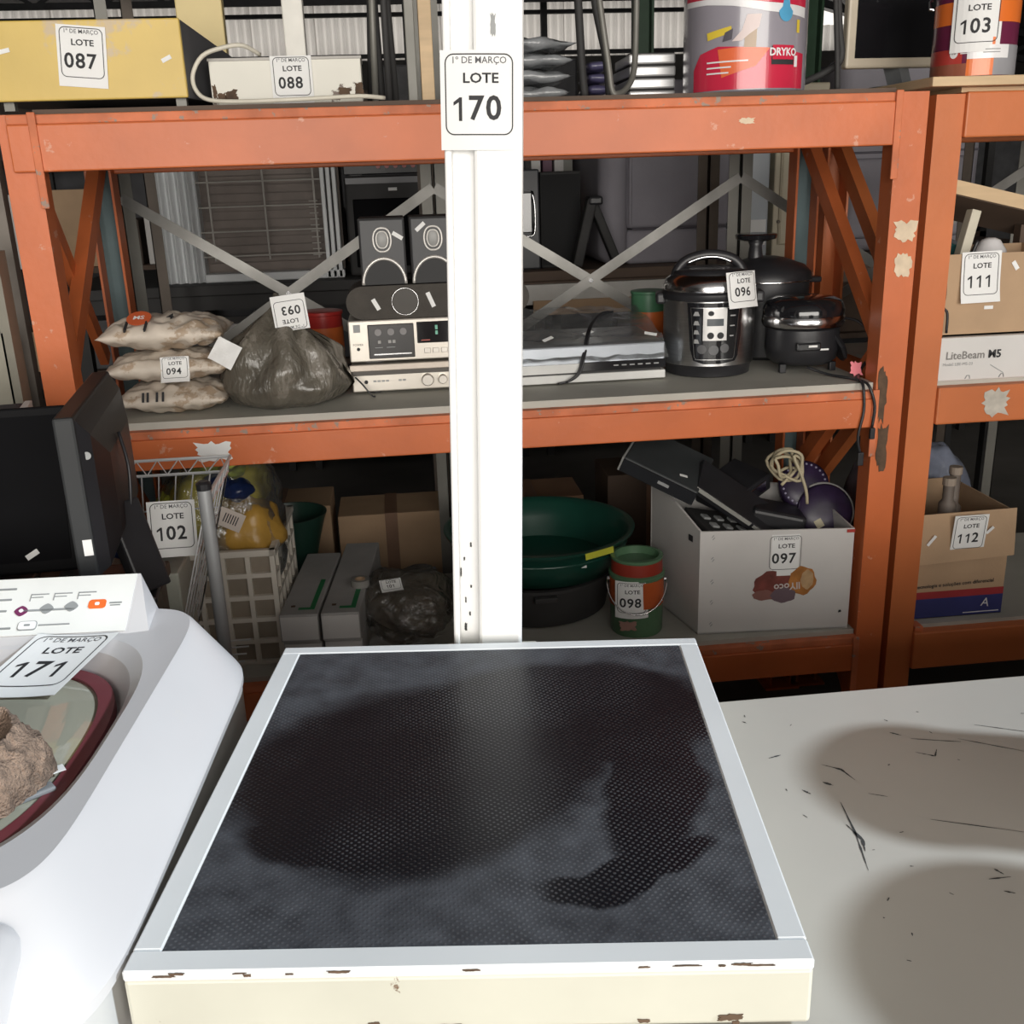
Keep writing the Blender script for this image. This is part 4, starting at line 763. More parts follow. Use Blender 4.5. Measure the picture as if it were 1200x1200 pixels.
# ------------------------------------------------------------------ goods on the bottom level (board top z = 0.452)
CRW = mat('crate_plastic', (.74, .69, .61), .5, var=.1, scale=6)
t = thing('plastic_crate', 'off-white slatted plastic crate with yellow bagged goods, on the bottom level', 'crate', (-.47, 2.50, ZL), R(-2))
def lattice(w_, h_, nx, nz, bar=.011):
    b = MB()
    for k in range(nx + 1): x = -w_ / 2 + w_ * k / nx; b.bx(x - bar / 2, x + bar / 2, -.006, .006, 0, h_)
    for k in range(nz + 1): z = h_ * k / nz; b.bx(-w_ / 2 - bar / 2, w_ / 2 + bar / 2, -.0055, .0055, max(0, z - bar / 2), min(h_, z + bar / 2))
    return b
for x, y, a, w_, nx in ((0, -.165, 0, .29, 5), (0, .165, 180, .29, 5), (.145, 0, 90, .33, 6), (-.145, 0, -90, .33, 6)):
    o = lattice(w_, .285, nx, 5).build('side_panel', CRW, t); o.matrix_local = T((x, y, .005)) @ RZ(a)
    o = MB().bx(-w_ / 2 + .008, w_ / 2 - .008, .0065, .0085, .004, .278).build('liner', mat('crate_liner', (.33, .28, .22), .7, var=.2, scale=8), t); o.matrix_local = T((x, y, .005)) @ RZ(a)
MB().bx(-.148, .148, -.168, .168, 0, .008).build('base', CRW, t); 
rr_ = MB()
for x0, x1, y0, y1 in ((-.155, .155, -.175, -.158), (-.155, .155, .158, .175), (-.155, -.138, -.175, .175), (.138, .155, -.175, .175)): rr_.bx(x0, x1, y0, y1, .282, .298, .002)
rr_.build('rim', CRW, t)
YB = mat('yellow_plastic', (.62, .52, .05), .35, var=.2, scale=12, bump=.3, bscale=24); YG = mat('lime_plastic', (.50, .56, .08), .35, var=.2); AMB = mat('amber_plastic', (.52, .30, .06), .35, var=.25, scale=10, bump=.3, bscale=24); BLU = mat('navy_plastic', (.012, .025, .09), .35, var=.4, scale=14)
t = thing('goods_bag', 'clear plastic bag stuffed with yellow goods inside the off-white crate', 'plastic bag', (-.465, 2.50, ZL + .010))
def lump(c, r, m, nm, seed, label=None, amp=.22, sz=1.0):
    b = MB()
    def f_(u, v):
        th, ph = u * 2 * math.pi, v * math.pi; d_ = Vector((math.sin(ph) * math.cos(th), math.sin(ph) * math.sin(th), math.cos(ph)))
        k = r * (1 + amp * noise.noise(d_ * 1.8 + Vector((seed, 0, 0))) + amp * .3 * noise.noise(d_ * 5 + Vector((0, seed, 0))))
        return (c[0] + d_.x * k, c[1] + d_.y * k, c[2] + d_.z * k * sz)
    b.grid(f_, 28, 16); return b.build(nm, m, t, smooth=True, label=label)
lump((0, 0, .17), .125, AMB, 'amber_pack', 1, sz=1.25); lump((.07, -.06, .30), .085, AMB, 'amber_pack', 2); lump((-.05, -.02, .36), .080, YB, 'yellow_pack', 3); lump((.05, .02, .40), .070, YB, 'yellow_pack', 4); lump((-.10, .02, .345), .062, YG, 'lime_pack', 5); lump((.045, -.035, .455), .030, YG, 'lime_pack', 6); lump((-.03, .0, .46), .036, YG, 'lime_pack', 7)
lump((.06, -.09, .415), .038, BLU, 'navy_pack', 8, sz=.7); lump((.015, -.085, .435), .034, BLU, 'navy_pack', 9, sz=.6); lump((.02, .03, .48), .022, BLU, 'navy_pack', 10)
lump((0, -.01, .30), .150, film('bag_film', (.90, .92, .93), gloss=.3, rough=.2, bump=.8, bscale=16, body=.10), 'clear_bag', 21, amp=.30, sz=1.30)
MB().bx(-.03, .03, -.022, .022, 0, .001, M=front(.045, -.150, .36) @ RZ(-28) @ RX(-10)).build('barcode_sticker', mat('sticker_pink', (.66, .58, .52), .6), t)
for k in range(6): MB().bx(-.016 + k * .006, -.0135 + k * .006, -.010, .012, .001, .0015, M=front(.045, -.1505, .36) @ RZ(-28) @ RX(-10)).build('barcode_line', INK, t)
t = thing('green_bowl', 'small dark green plastic bowl tipped behind the off-white crate', 'bowl', (-.335, 2.785, ZL + .0), rot=(0, 0, 0))
MB().lathe([(.05, 0), (.058, .02), (.065, .10), (.082, .17), (.098, .225), (.104, .240), (.098, .240), (.075, .17), (.04, .03)], (0, 0, 0), 32, cap1=True).build('bowl', mat('green_plastic_dull', (.014, .045, .032), .4), t, smooth=True, ang=50)
LBX = mat('dusty_grey_card', (.40, .39, .38), .6, var=.15, scale=8); GRN = mat('green_print', (.02, .20, .07), .5)
for k, (x, y, z, lab, ln) in enumerate(((-.275, 2.285, ZL, 'lower long grey carton near the crate, under another', .42), (-.278, 2.275, ZL + .075, 'upper long grey carton with green stripe near the crate', .42), (-.178, 2.285, ZL, 'lower long grey carton beside the clear bag of parts', .49), (-.180, 2.268, ZL + .075, 'upper long grey carton with green stripe beside the clear bag', .49))):
    o = thing('long_carton', lab, 'carton', (x, y, z), R(-5), 'long grey cartons on the bottom level')
    MB().bx(-.046, .046, 0, ln, 0, .072, .003).build('carton', LBX, o); MB().bx(-.044, .044, -.0015, .002, .006, .066, .001).build('end_flap', CARDW, o)
    if k % 2:
        MB().bx(.022, .034, .03, .22, .0722, .0730).build('green_stripe', GRN, o); MB().bx(-.005, .034, .028, .040, .0722, .0731).build('green_stripe', GRN, o)
        ragged(o, T((-.02, .05, .0724)), .012, .012, BROWNST, k, 'stain', 'brown spot')
t = thing('tape_roll', 'clear roll of tape lying on the long grey cartons', 'tape roll', (-.135, 2.43, ZL + .148)); MB().lathe([(.012, 0), (.024, 0), (.024, .018), (.012, .018), (.012, 0)], (0, 0, 0), 28, cap0=False, cap1=False).build('roll', mat('tape_clear', (.30, .29, .27), .25), t, smooth=True, ang=50); MB().lathe([(.010, .001), (.013, .001), (.013, .019), (.010, .019), (.010, .001)], (0, 0, 0), 28, cap0=False, cap1=False).build('core', CARD, t)
o = MB().bx(-.16, .10, -.03, .03, 0, .028, .002).build('dark_carton', mat('slate_card', (.13, .14, .17), .5)); o.location = (-.03, 2.80, ZL); o.rotation_euler = (0, 0, .12); tagp(o, 'flat slate-grey carton lying behind the long cartons', 'carton')
t = thing('parts_bag', 'clear plastic bag of dull brown parts beside the long cartons', 'plastic bag', (-.012, 2.44, ZL))
lump((0, 0, .065), .10, mat('dull_parts', (.11, .09, .07), .7, var=.5, scale=22, bump=.5, bscale=40), 'parts_inside', 31, amp=.3, sz=.62); lump((.03, .04, .09), .07, mat('dull_parts', (.11, .09, .07), .7), 'parts_inside', 33, sz=.9)
lump((.0, 0, .088), .122, film('bag_film_dusty', (.86, .84, .80), gloss=.35, rough=.2, bump=1.0, bscale=20, body=.16, bodycol=(.45, .40, .33)), 'clear_bag', 35, amp=.25, sz=.72)
MB().grid(lambda u, v: (-.11 + .22 * u, -.145 + .07 * v + .01 * math.sin(u * 9), .010 + .045 * v + .006 * math.sin(u * 14)), 24, 6).build('bag_hem', film('bag_film_dusty'), t, smooth=True)
lot_tag(t, '101', T((-.045, -.07, .165)) @ RZ(12) @ RX(38), s=.55, tall=.6, bent=.006)
GREENP = mat('dark_green_plastic', (.010, .060, .042), .28, var=.12, coat=.3)
t = thing('black_tub', 'low black plastic tub under the dark green basin', 'tub', (.33, 2.60, ZL)); MB().lathe([(.18, 0), (.195, .005), (.21, .10), (.216, .102), (.216, .110), (.20, .110), (.185, .01)], (0, 0, 0), 48).build('tub', BLACKM, t, smooth=True, ang=45)
for a in (0, 180): MB().bx(-.03, .03, -.012, .012, .085, .10, .003, M=RZ(a) @ T((0, .22, 0))).build('handle', BLACKM, t)
t = thing('round_basin', 'large dark green plastic basin stacked on a low black tub', 'basin', (.345, 2.60, ZL + .1115))
MB().lathe([(.19, 0), (.204, .004), (.230, .06), (.243, .095), (.256, .100), (.258, .108), (.246, .110), (.232, .098), (.217, .06), (.19, .010)], (0, 0, 0), 72).build('basin', GREENP, t, smooth=True, ang=60)
MB().lathe([(.232, .066), (.239, .070), (.234, .074)], (0, 0, 0), 64, cap0=False, cap1=False).build('rib_band', GREENP, t, smooth=True)
a_ = R(-62); MB().bx(-.045, .045, -.008, .008, 0, .001, M=T((.259 * math.cos(a_), .259 * math.sin(a_), .100)) @ RZ(28) @ RX(80)).build('yellow_strip', mat('strip_yellow', (.55, .55, .05), .5), t, label='short yellow tape on the rim')
lot_tag(t, '099', T((.06, -.205, .075)) @ RZ(4) @ RX(42), s=.62, tall=.55, bent=-.004)
t = thing('paint_pail', 'small green and orange paint can with wire handle, lot 098', 'paint can', (.562, 2.372, ZL), R(-13))
RP = .068
MB().lathe([(RP - .004, 0), (RP - .002, .004), (RP, .15), (RP + .003, .152), (RP + .003, .160), (RP - .003, .162), (RP - .005, .195), (RP - .002, .197), (RP - .002, .203), (RP - .012, .204), (RP - .014, .185)], (0, 0, 0), 48).build('can_body', mat('pail_green', (.10, .20, .11), .35, var=.15), t, smooth=True, ang=40)
MB().lathe([(RP + .0006, .078), (RP + .0012, .148)], (0, 0, 0), 48, cap0=False, cap1=False).build('orange_band', mat('pail_orange', (.50, .10, .025), .4, var=.15), t, smooth=True); MB().lathe([(RP - .0025, .163), (RP - .0042, .194)], (0, 0, 0), 48, cap0=False, cap1=False).build('red_lid_band', mat('pail_red', (.30, .035, .02), .4), t, smooth=True)
lot_tag(t, '098', front(-.012, -RP - .004, .105), s=.84, cyl=RP + .006)
MB().tube([(RP * 1.10 * math.cos(a), -.05 * math.sin(a) - .03, .145 - .075 * math.sin(a)) for a in [math.pi * k / 24 for k in range(25)]], .0018, 6).build('wire_handle', CHROME, t, smooth=True)
for sx in (-1, 1): MB().lathe([(.006, 0), (.006, .006)], (0, 0, 0), 12, M=T((sx * RP, -.02, .145)) @ RY(90 * sx)).build('handle_ear', CHROME, t)
ragged(t, front(-.02, -RP - .0008, .035), .05, .03, mat('pail_pink', (.38, .22, .18), .5), 3, 'print_patch', None)
# white carton of electronics, lot 097
t = thing('open_carton', 'open white printed carton full of black electronics, lot 097', 'carton', (.88, 2.43, ZL))
Q = [(-.176, -.128), (.205, -.158), (.212, .165), (-.232, .145)]; hgt = (.275, .268, .285, .350)
def slab(p, q, h0, h1, th=.005, z0=0.0):
    p, q = Vector(p), Vector(q); d_ = (q - p).normalized(); n_ = Vector((-d_.y, d_.x)) * th
    vs = []
    for a, h in ((p, h0), (q, h1)):
        for o_ in (Vector((0, 0)), n_): vs += [(a.x + o_.x, a.y + o_.y, z0), (a.x + o_.x, a.y + o_.y, h)]
    return MB().add(vs, [(0, 1, 5, 4), (2, 6, 7, 3), (0, 2, 3, 1), (4, 5, 7, 6), (1, 3, 7, 5), (0, 4, 6, 2)])
for i in range(4): slab(Q[i], Q[(i + 1) % 4], hgt[i], hgt[(i + 1) % 4]).build('carton_wall', CARDW, t)
MB().add([(*p, .004) for p in Q] + [(*p, 0) for p in Q], [(0, 1, 2, 3), (4, 5, 6, 7), (0, 1, 5, 4), (1, 2, 6, 5), (2, 3, 7, 6), (3, 0, 4, 7)]).build('carton_floor', CARDW, t)
fa = math.degrees(math.atan2(Q[1][1] - Q[0][1], Q[1][0] - Q[0][0])); F = T(((Q[0][0] + Q[1][0]) / 2, (Q[0][1] + Q[1][1]) / 2, 0)) @ RZ(fa)      # front wall frame, x along the wall
def onf(x, z, e=.0012): return F @ front(x, -e, z)
lot_tag(t, '097', onf(.022, .205), s=.92, curl=-.003)
def patch(pts, m, e, nm='print_patch', label=None):
    k = len(pts); return MB().add([(x, y, 0) for x, y in pts] + [(x, y, .0006) for x, y in pts], [tuple(range(k)), tuple(range(k, 2 * k))] + [(i, (i + 1) % k, (i + 1) % k + k, i + k) for i in range(k)], onf(0, 0, e)).build(nm, m, t, label=label)
def ov(cx, cy, rx, ry, n_=22, seed=0):
    return [(cx + rx * math.cos(2 * math.pi * k / n_) * (1 + .07 * math.sin(k * 2.1 + seed)), cy + ry * math.sin(2 * math.pi * k / n_) * (1 + .07 * math.cos(k * 1.7 + seed))) for k in range(n_)]
patch(ov(.000, .125, .055, .040, seed=1), mat('print_maroon', (.17, .045, .035), .5, var=.4, scale=30), .0006, label='printed picture of bread rolls'); patch(ov(.068, .135, .034, .038, seed=2), mat('print_bread', (.42, .17, .04), .5, var=.35, scale=30), .0009); patch(ov(.080, .138, .016, .026, seed=3), mat('print_crust', (.52, .34, .18), .5, var=.2, scale=40), .0012); patch(ov(.022, .098, .032, .020, seed=4), mat('print_mauve', (.16, .11, .13), .5), .0012); patch(ov(-.028, .100, .028, .014, seed=5), mat('print_pinkbrown', (.27, .12, .10), .5), .0011)
text(t, 'llYoco', .026, onf(.030, .122, .0022) @ RZ(184), mat('print_lettering', (.62, .56, .54), .5), bold=.02)
for z in (.262, .205, .145, .09, .03): 
    for dx in (0, .006): MB().bx(-.004, .004, -.0008, .0008, 0, .0008, M=onf(-.160 + dx * .4, z - dx, .001) @ RZ(50)).build('staple', GREYINK, t)
MB().bx(-.010, .010, -.008, .008, 0, .0008, M=T((-.187, -.085, .245)) @ RZ(fa - 72) @ RX(90)).build('printed_mark', INK, t); MB().bx(-.008, .012, -.004, .004, 0, .001, M=onf(.18, .262)).build('red_edge_tape', mat('red_tape', (.45, .04, .03), .5), t); ragged(t, onf(.168, .048), .008, .008, INK, 2, 'stain', None)
CG = 'electronics piled in the white carton'
def loose(nm, lab, cat, loc, rot): return thing(nm, lab, cat, loc, rot=tuple(R(a) for a in rot), group=CG)
t = loose('disc_player', 'dull black disc player tilted over the rim of the white carton', 'disc player', (.655, 2.47, ZL + .385), (14, 24, -24))
MB().bx(-.10, .10, -.09, .09, 0, .045, .004).build('case', mat('charcoal_plastic', (.040, .044, .046), .5, var=.2), t); MB().bx(-.10, .10, -.0925, -.089, .004, .041, .001).build('face', GLOSSB, t); MB().bx(-.105, -.10, -.09, .09, .002, .043).build('side_trim', mat('grey_trim', (.30, .30, .29), .5), t); MB().bx(.0, .03, -.094, -.09, .02, .028).build('badge', GREYINK, t); strip(t, T((.05, -.05, .0455)) @ RZ(20), .02, .008)
t = loose('flat_device', 'long black flat device with a pale edge strip slanting into the white carton', 'device', (.835, 2.37, ZL + .285), (30, 36, -6))
MB().bx(-.15, .135, -.02, .09, -.014, .012, .003).build('case', BLACK, t); MB().bx(-.15, .02, -.0225, -.0195, .001, .011).build('edge_strip', mat('pale_strip', (.40, .40, .37), .4), t); MB().bx(.028, .12, -.0225, -.0195, .002, .010).build('edge_strip', mat('pale_strip', (.40, .40, .37), .4), t)
t = loose('set_top_box', 'small black box with glossy end among the piled electronics', 'device', (.85, 2.50, ZL + .30), (10, -18, 30)); MB().bx(-.08, .08, -.06, .06, 0, .05, .004).build('case', BLACK, t); MB().bx(-.06, .06, -.063, -.06, .01, .04, .002).build('face', CHROME, t)
t = loose('router', 'black router with rounded top under the loose beige cable', 'router', (.93, 2.42, ZL + .24), (0, 12, -10)); MB().bx(-.07, .07, -.06, .06, 0, .05, .012, 3).build('case', BLACK, t); MB().lathe([(.004, 0), (.004, .05)], (-.05, .05, .045), 10).build('antenna', BLACK, t)
t = loose('keypad_unit', 'dark keypad unit lying beneath the slanting black device', 'device', (.80, 2.43, ZL + .215), (8, 14, 12)); MB().bx(-.09, .09, -.07, .07, 0, .04, .004).build('case', BLACKM, t)
for k in range(8): MB().bx(-.07 + (k % 4) * .04, -.05 + (k % 4) * .04, -.055 + (k // 4) * .05, -.03 + (k // 4) * .05, .04, .046, .002).build('key', GREYINK, t)
for nm, lab, loc, r, rot in (('round_tin', 'dark violet round lid with pale dotted rim under the beige cable', (1.03, 2.47, ZL + .325), .064, (62, 0, -14)), ('round_tin', 'dark violet round lid with a square cream sticker at the carton edge', (1.068, 2.415, ZL + .268), .070, (66, 0, -10))):
    t = loose(nm, lab, 'round lid', loc, rot); MB().lathe([(r - .004, -.03), (r, -.026), (r, .004), (r - .006, .010), (.02, .012)], (0, 0, 0), 44).build('lid', mat('violet_lacquer', (.030, .018, .050), .35, var=.4, scale=25), t, smooth=True, ang=50)
    if 'dotted' in lab:
        for k in range(26): MB().lathe([(.0035, 0), (.002, .0025)], ((r - .010) * math.cos(k * .2417), (r - .010) * math.sin(k * .2417), .0096), 8).build('rim_stud', mat('stud_lilac', (.34, .32, .44), .4), t)
    else:
        MB().bx(-.010, .010, -.011, .011, .0115, .0126, M=T((-.018, -.034, 0)) @ RZ(28)).build('cream_sticker', mat('cream_sticker', (.60, .54, .38), .6), t); MB().tube([((r + .003) * math.cos(k * .1745), (r + .003) * math.sin(k * .1745), -.004) for k in range(-6, 13)], .0035, 8).build('grey_edge', mat('grey_trim', (.30, .30, .29), .5), t, smooth=True)
rc = random.Random(12); P_ = [Vector((.93, 2.37, ZL + .36))]
for k in range(26):
    a = k * 1.05 + rc.uniform(-.4, .4); q = .040 * rc.uniform(.5, 1.1); P_.append(Vector((.945 + q * math.cos(a), 2.39 + .03 * math.sin(a * .7), ZL + .405 + q * math.sin(a) * 1.1)))
P_ += [Vector((.975, 2.36, ZL + .39)), Vector((.985, 2.345, ZL + .35)), Vector((.99, 2.345, ZL + .315))]
o = MB().tube(smoothp(P_, 4), .0042, 7).build('coiled_cable', mat('beige_cable', (.46, .40, .27), .6, var=.15), smooth=True); tagp(o, 'tangled beige cable heaped on the electronics in the white carton', 'cable', CG)

# ------------------------------------------------------------------ cartons on the cleaner rack
t = thing('small_carton', 'open brown cardboard carton standing on a white carton, lot 111', 'carton', (1.42, 2.42, 1.178))
for x0, x1, y0, y1, nm in ((-.17, .19, -.13, -.126, 'carton_wall'), (-.17, .19, .126, .13, 'carton_wall'), (-.17, -.166, -.126, .126, 'carton_wall'), (.186, .19, -.126, .126, 'carton_wall')): MB().bx(x0, x1, y0, y1, 0, .188).build(nm, CARD, t)
MB().bx(-.17, .19, -.13, .13, 0, .004).build('carton_floor', CARD, t); lot_tag(t, '111', front(-.070, -.135, .135) @ RX(-3) @ RZ(1), s=.98, bent=.006); strip(t, front(.015, -.131, .158) @ RZ(-55), .022, .010); strip(t, front(-.040, -.131, .064), .022, .008)
t = thing('printed_carton', 'flat white printed carton under the brown carton of lot 111', 'carton', (1.42, 2.42, 1.0745))
MB().bx(-.186, .24, -.148, .14, 0, .103, .003).build('carton', CARDW, t); text(t, 'LiteBeam', .026, front(-.095, -.1495, .060), mat('print_dim', (.22, .21, .20), .6), bold=.012); text(t, 'M5', .026, front(-.022, -.1495, .060), INK, bold=.03); text(t, 'Model: LBE-M5-23', .010, front(-.112, -.1495, .040), GREYINK)
for x in (-.17, -.09, -.005): MB().tube([(x, -.149, .004), (x + .004, -.149, .012), (x + .010, -.149, .012), (x + .012, -.149, .004)], .0012, 5).build('print_curl', GREYINK, t)
MB().beam((-.03, -.149, .035), (.005, -.149, .014), .001, .0015).build('print_line', GREYINK, t)
GL = 'odds and ends in the brown carton of lot 111'
t = thing('wooden_tray', 'pale wooden tray tilted over the brown carton of lot 111', 'wooden tray', (1.50, 2.52, 1.37), group=GL)
MB().beam((-.135, -.02, .145), (.16, -.02, .075), .018, .032).build('tray_rail', WOOD, t); MB().beam((-.135, -.02, .145), (-.155, .12, .10), .018, .030).build('tray_rail', WOOD, t); MB().beam((-.155, .12, .10), (.14, .12, .03), .018, .03).build('tray_rail', WOOD, t); MB().beam((.16, -.02, .075), (.14, .12, .03), .018, .03).build('tray_rail', WOOD, t)
MB().add([(-.135, -.02, .13), (.16, -.02, .06), (.14, .12, .015), (-.155, .12, .085), (-.135, -.02, .126), (.16, -.02, .056), (.14, .12, .011), (-.155, .12, .081)], [(0, 1, 2, 3), (4, 5, 6, 7), (0, 1, 5, 4), (1, 2, 6, 5), (2, 3, 7, 6), (3, 0, 4, 7)]).build('tray_floor', DARKWOOD, t); MB().beam((.12, .05, .04), (.12, .05, -.185), .03, .03).build('prop', DARKWOOD, t)
o = MB().beam((1.352, 2.44, 1.19), (1.418, 2.46, 1.455), .03, .024, .002, up=(1, 0, 0)).build('folding_rule', mat('bone_wood', (.60, .56, .45), .6)); tagp(o, 'pale wooden slat leaning out of the brown carton', 'slat', GL)
o = MB().bx(-.045, .045, -.008, .008, 0, .20, .003).build('green_book', mat('teal_cover', (.02, .12, .12), .5)); o.matrix_world = T((1.325, 2.50, 1.186)) @ RY(22); tagp(o, 'teal green book leaning inside the brown carton', 'book', GL)
o = MB().bx(-.045, .045, -.006, .006, 0, .22, .003).build('grey_book', mat('slate_cover', (.11, .13, .14), .5)); o.matrix_world = T((1.305, 2.525, 1.186)) @ RY(22); tagp(o, 'slate grey book behind the teal book in the brown carton', 'book', GL)
t = thing('white_jug', 'small round white jug inside the brown carton', 'jug', (1.47, 2.46, 1.183), group=GL); MB().lathe([(.03, 0), (.04, .02), (.045, .12), (.038, .175), (.022, .20), (.010, .205)], (0, 0, 0), 28).build('jug', WHB, t, smooth=True); MB().tube(smoothp([(-.04, -.01, .20), (-.05, -.01, .17), (-.055, -.01, .13), (-.05, -.01, .08)]), .005, 8).build('jug_handle', BLACK, t, smooth=True)
o = MB().tube(smoothp([(1.262, 2.28, 1.33), (1.262, 2.275, 1.28), (1.258, 2.27, 1.25), (1.268, 2.268, 1.235), (1.27, 2.268, 1.19)]), .003, 6).build('cable_end', BLACK, smooth=True); tagp(o, 'black cable hanging down the edge of the brown carton', 'cable')
t = thing('flap_carton', 'brown carton with folded front flap and blue base band, lot 112', 'carton', (1.385, 2.46, .4425))
BX = (-.135, .135, -.15, .15)
for x0, x1, y0, y1 in ((-.135, .135, -.15, -.146), (-.135, .135, .146, .15), (-.135, -.131, -.146, .146), (.131, .135, -.146, .146)): MB().bx(x0, x1, y0, y1, 0, .285).build('carton_wall', CARD, t)
MB().bx(-.135, .135, -.15, .15, 0, .004).build('carton_floor', CARD, t)
MB().bx(-.1355, .1355, -.1512, .15, .002, .055).build('blue_band', mat('carton_blue', (.03, .035, .15), .6), t); MB().bx(-.1355, .1355, -.1512, .15, .055, .074).build('red_band', mat('carton_red', (.34, .03, .035), .6), t)
MB().add([(-.118, -.152, .287), (.142, -.152, .290), (.140, -.166, .168), (-.112, -.166, .158), (-.118, -.156, .287), (.142, -.156, .290), (.140, -.170, .168), (-.112, -.170, .158)], [(0, 1, 2, 3), (4, 7, 6, 5), (0, 4, 5, 1), (1, 5, 6, 2), (2, 6, 7, 3), (3, 7, 4, 0)]).build('front_flap', CARD, t)
lot_tag(t, '112', front(.012, -.170, .232) @ RX(6), s=.92); strip(t, front(-.085, -.168, .222) @ RX(6) @ RZ(55), .032, .008); strip(t, front(.068, -.168, .240) @ RX(6) @ RZ(45), .024, .008)
text(t, 'tecnologia e soluções com diferencial', .014, front(0, -.1515, .092) @ RZ(1.5), INK, bold=.015); text(t, 'A', .034, front(.088, -.153, .034) @ RZ(-8), WHB, bold=.0); MB().bx(.03, .128, -.1522, -.151, .008, .010).build('print_line', WHB, t)
for k, (x, y) in enumerate(((-.08, -.02), (-.03, .03), (.02, -.04), (.07, .02))):
    o = thing('spare_part', ('dusty metal fitting poking out of the flap carton, nearest the rack upright', 'dusty metal fitting behind the others in the flap carton', 'dusty metal fitting just behind the flap of the flap carton', 'pale-capped fitting at the far end of the flap carton')[k], 'metal part', (1.385 + x, 2.46 + y, .4475), group='fittings in the flap carton')
    MB().lathe([(.022, 0), (.022, .24 + .015 * (k % 3)), (.014, .25 + .015 * (k % 3)), (.014, .30 + .01 * k)], (0, 0, 0), 14).build('shaft', mat('dusty_metal', (.16, .13, .11), .6, var=.3), o, smooth=True, ang=40); MB().lathe([(.017, 0), (.017, .02)], (0, 0, .30 + .01 * k), 14).build('cap', mat('dusty_cap', (.32, .26, .21), .6), o)
t = thing('blue_film_pack', 'blue and clear film-wrapped pack behind the flap carton', 'pack', (1.46, 2.74, .4425)); b = pillow(.34, .16, .36, seed=40, wr=.02); b.build('wrapped_body', mat('blue_grey_film', (.18, .20, .26), .25, var=.5, scale=10, bump=.5, bscale=20, coat=.4), t, smooth=True)

# ------------------------------------------------------------------ monitors behind the washer, on a low stand
t = thing('side_stand', 'dark low stand behind the washing machine carrying old monitors', 'stand', (-.80, 1.82, 0))
MB().bx(-.36, .36, -.32, -.012, .90, .925, .003).bx(-.36, .12, -.012, .26, .90, .925, .003).build('stand_top', DARKWOOD, t)
for x, y in ((-.33, -.29), (.33, -.29), (-.33, .23), (.09, .23), (.33, -.04)): MB().bx(x - .02, x + .02, y - .02, y + .02, 0, .90).build('leg', BROWNM, t)
ZS = .9255
# seen edge-on: the screen looks away to the left
t = thing('black_monitor', 'black flat monitor turned edge-on behind the washer control panel', 'monitor', (-.505, 1.70, ZS), R(7))
MB().bx(-.020, .010, -.20, .20, .085, .335, .004).build('bezel', mat('monitor_charcoal', (.030, .032, .034), .5, var=.12, spec=.3), t); MB().bx(-.0212, -.019, -.185, .185, .10, .32).build('screen', GLOSSB, t)
b = MB(); b.loft([[(.010, -.195, .09), (.010, .195, .09), (.010, .195, .33), (.010, -.195, .33)], [(.026, -.182, .10), (.026, .182, .10), (.026, .182, .305), (.026, -.182, .305)], [(.040, -.12, .13), (.040, .12, .13), (.040, .12, .26), (.040, -.12, .26)]]); b.build('back_shell', mat('monitor_brown_black', (.014, .013, .015), .42, var=.15, spec=.35), t)
MB().lathe([(.006, 0), (.006, .001)], (0, 0, 0), 16, M=T((.018, -.189, .275)) @ RX(90)).build('rear_badge', GREYINK, t)
MB().bx(-.006, .007, -.2012, -.2004, .125, .150).build('white_label', PAPER, t, label='small white printed label on the edge')
MB().tube(smoothp([(.042, -.02, .27), (.052, -.04, .22), (.050, -.05, .17), (.044, -.05, .12)]), .003, 6).build('rear_cable', BLACK, t, smooth=True)
MB().beam((.03, -.05, .16), (.068, -.09, .018), .06, .026, .004).build('stand_arm', BLACK, t); MB().bx(-.10, .075, -.12, .06, 0, .016, .005).build('stand_foot', BLACK, t)
t = thing('wide_monitor', 'wide black screen lying back behind the washer, beside the edge-on monitor', 'monitor', (-.785, 1.66, ZS - .0), rot=(R(-14), 0, R(4)))
MB().bx(-.27, .235, -.012, .020, .04, .315, .004).build('bezel', mat('dead_black', (.006, .006, .007), .6, var=.1, spec=.1), t); MB().bx(-.255, .220, -.0135, -.011, .06, .30).build('screen', mat('matt_screen', (.004, .004, .005), .6, var=.1, spec=.05), t); MB().bx(-.05, .05, .0, .04, .012, .12, .003).build('neck', BLACK, t); MB().bx(-.14, .14, -.05, .10, 0, .014, .004, M=RX(14)).build('base', BLACK, t); strip(t, front(.16, -.014, .072) @ RZ(30), .022, .009)
t = thing('navy_case', 'small navy case with white corner behind the wide black screen', 'case', (-.85, 2.02, ZS), R(10)); MB().bx(-.09, .12, -.05, .05, 0, .25, .006).build('case', mat('navy_cloth', (.02, .022, .045), .6), t); MB().bx(.121, .135, -.04, .04, .19, .255, .002).build('corner', PAPER, t)
# ------------------------------------------------------------------ wire trolley
t = thing('wire_trolley', 'chromed wire basket trolley with a round grey corner post, lot 102', 'trolley', (-.50, 1.95, 0))
WIRE = mat('zinc_wire', (.62, .63, .64), .35, metal=.3, var=.1)
x0, x1, y0, y1, zb, zt = -.115, .135, -.13, .16, .62, 1.025
for x, y in ((x0, y0), (x1, y0), (x0, y1), (x1, y1)):
    zt_ = zt if y == y0 else .40
    MB().tube([(x, y, .04), (x, y, zt_ + .03)], .0125, 14).build('corner_post', mat('grey_tube', (.34, .35, .36), .35, metal=.3, var=.1), t, smooth=True, ang=40)
    MB().lathe([(.0135, 0), (.014, .012), (.008, .016)], (x, y, zt_ + .026), 14).build('post_cap', BLACK, t); MB().lathe([(.020, -.008), (.020, .008)], (0, 0, 0), 16, M=T((x, y, .020)) @ RX(90)).build('caster', BLACK, t); MB().bx(x - .006, x + .006, y - .012, y + .012, .024, .045).build('caster_fork', CHROME, t)
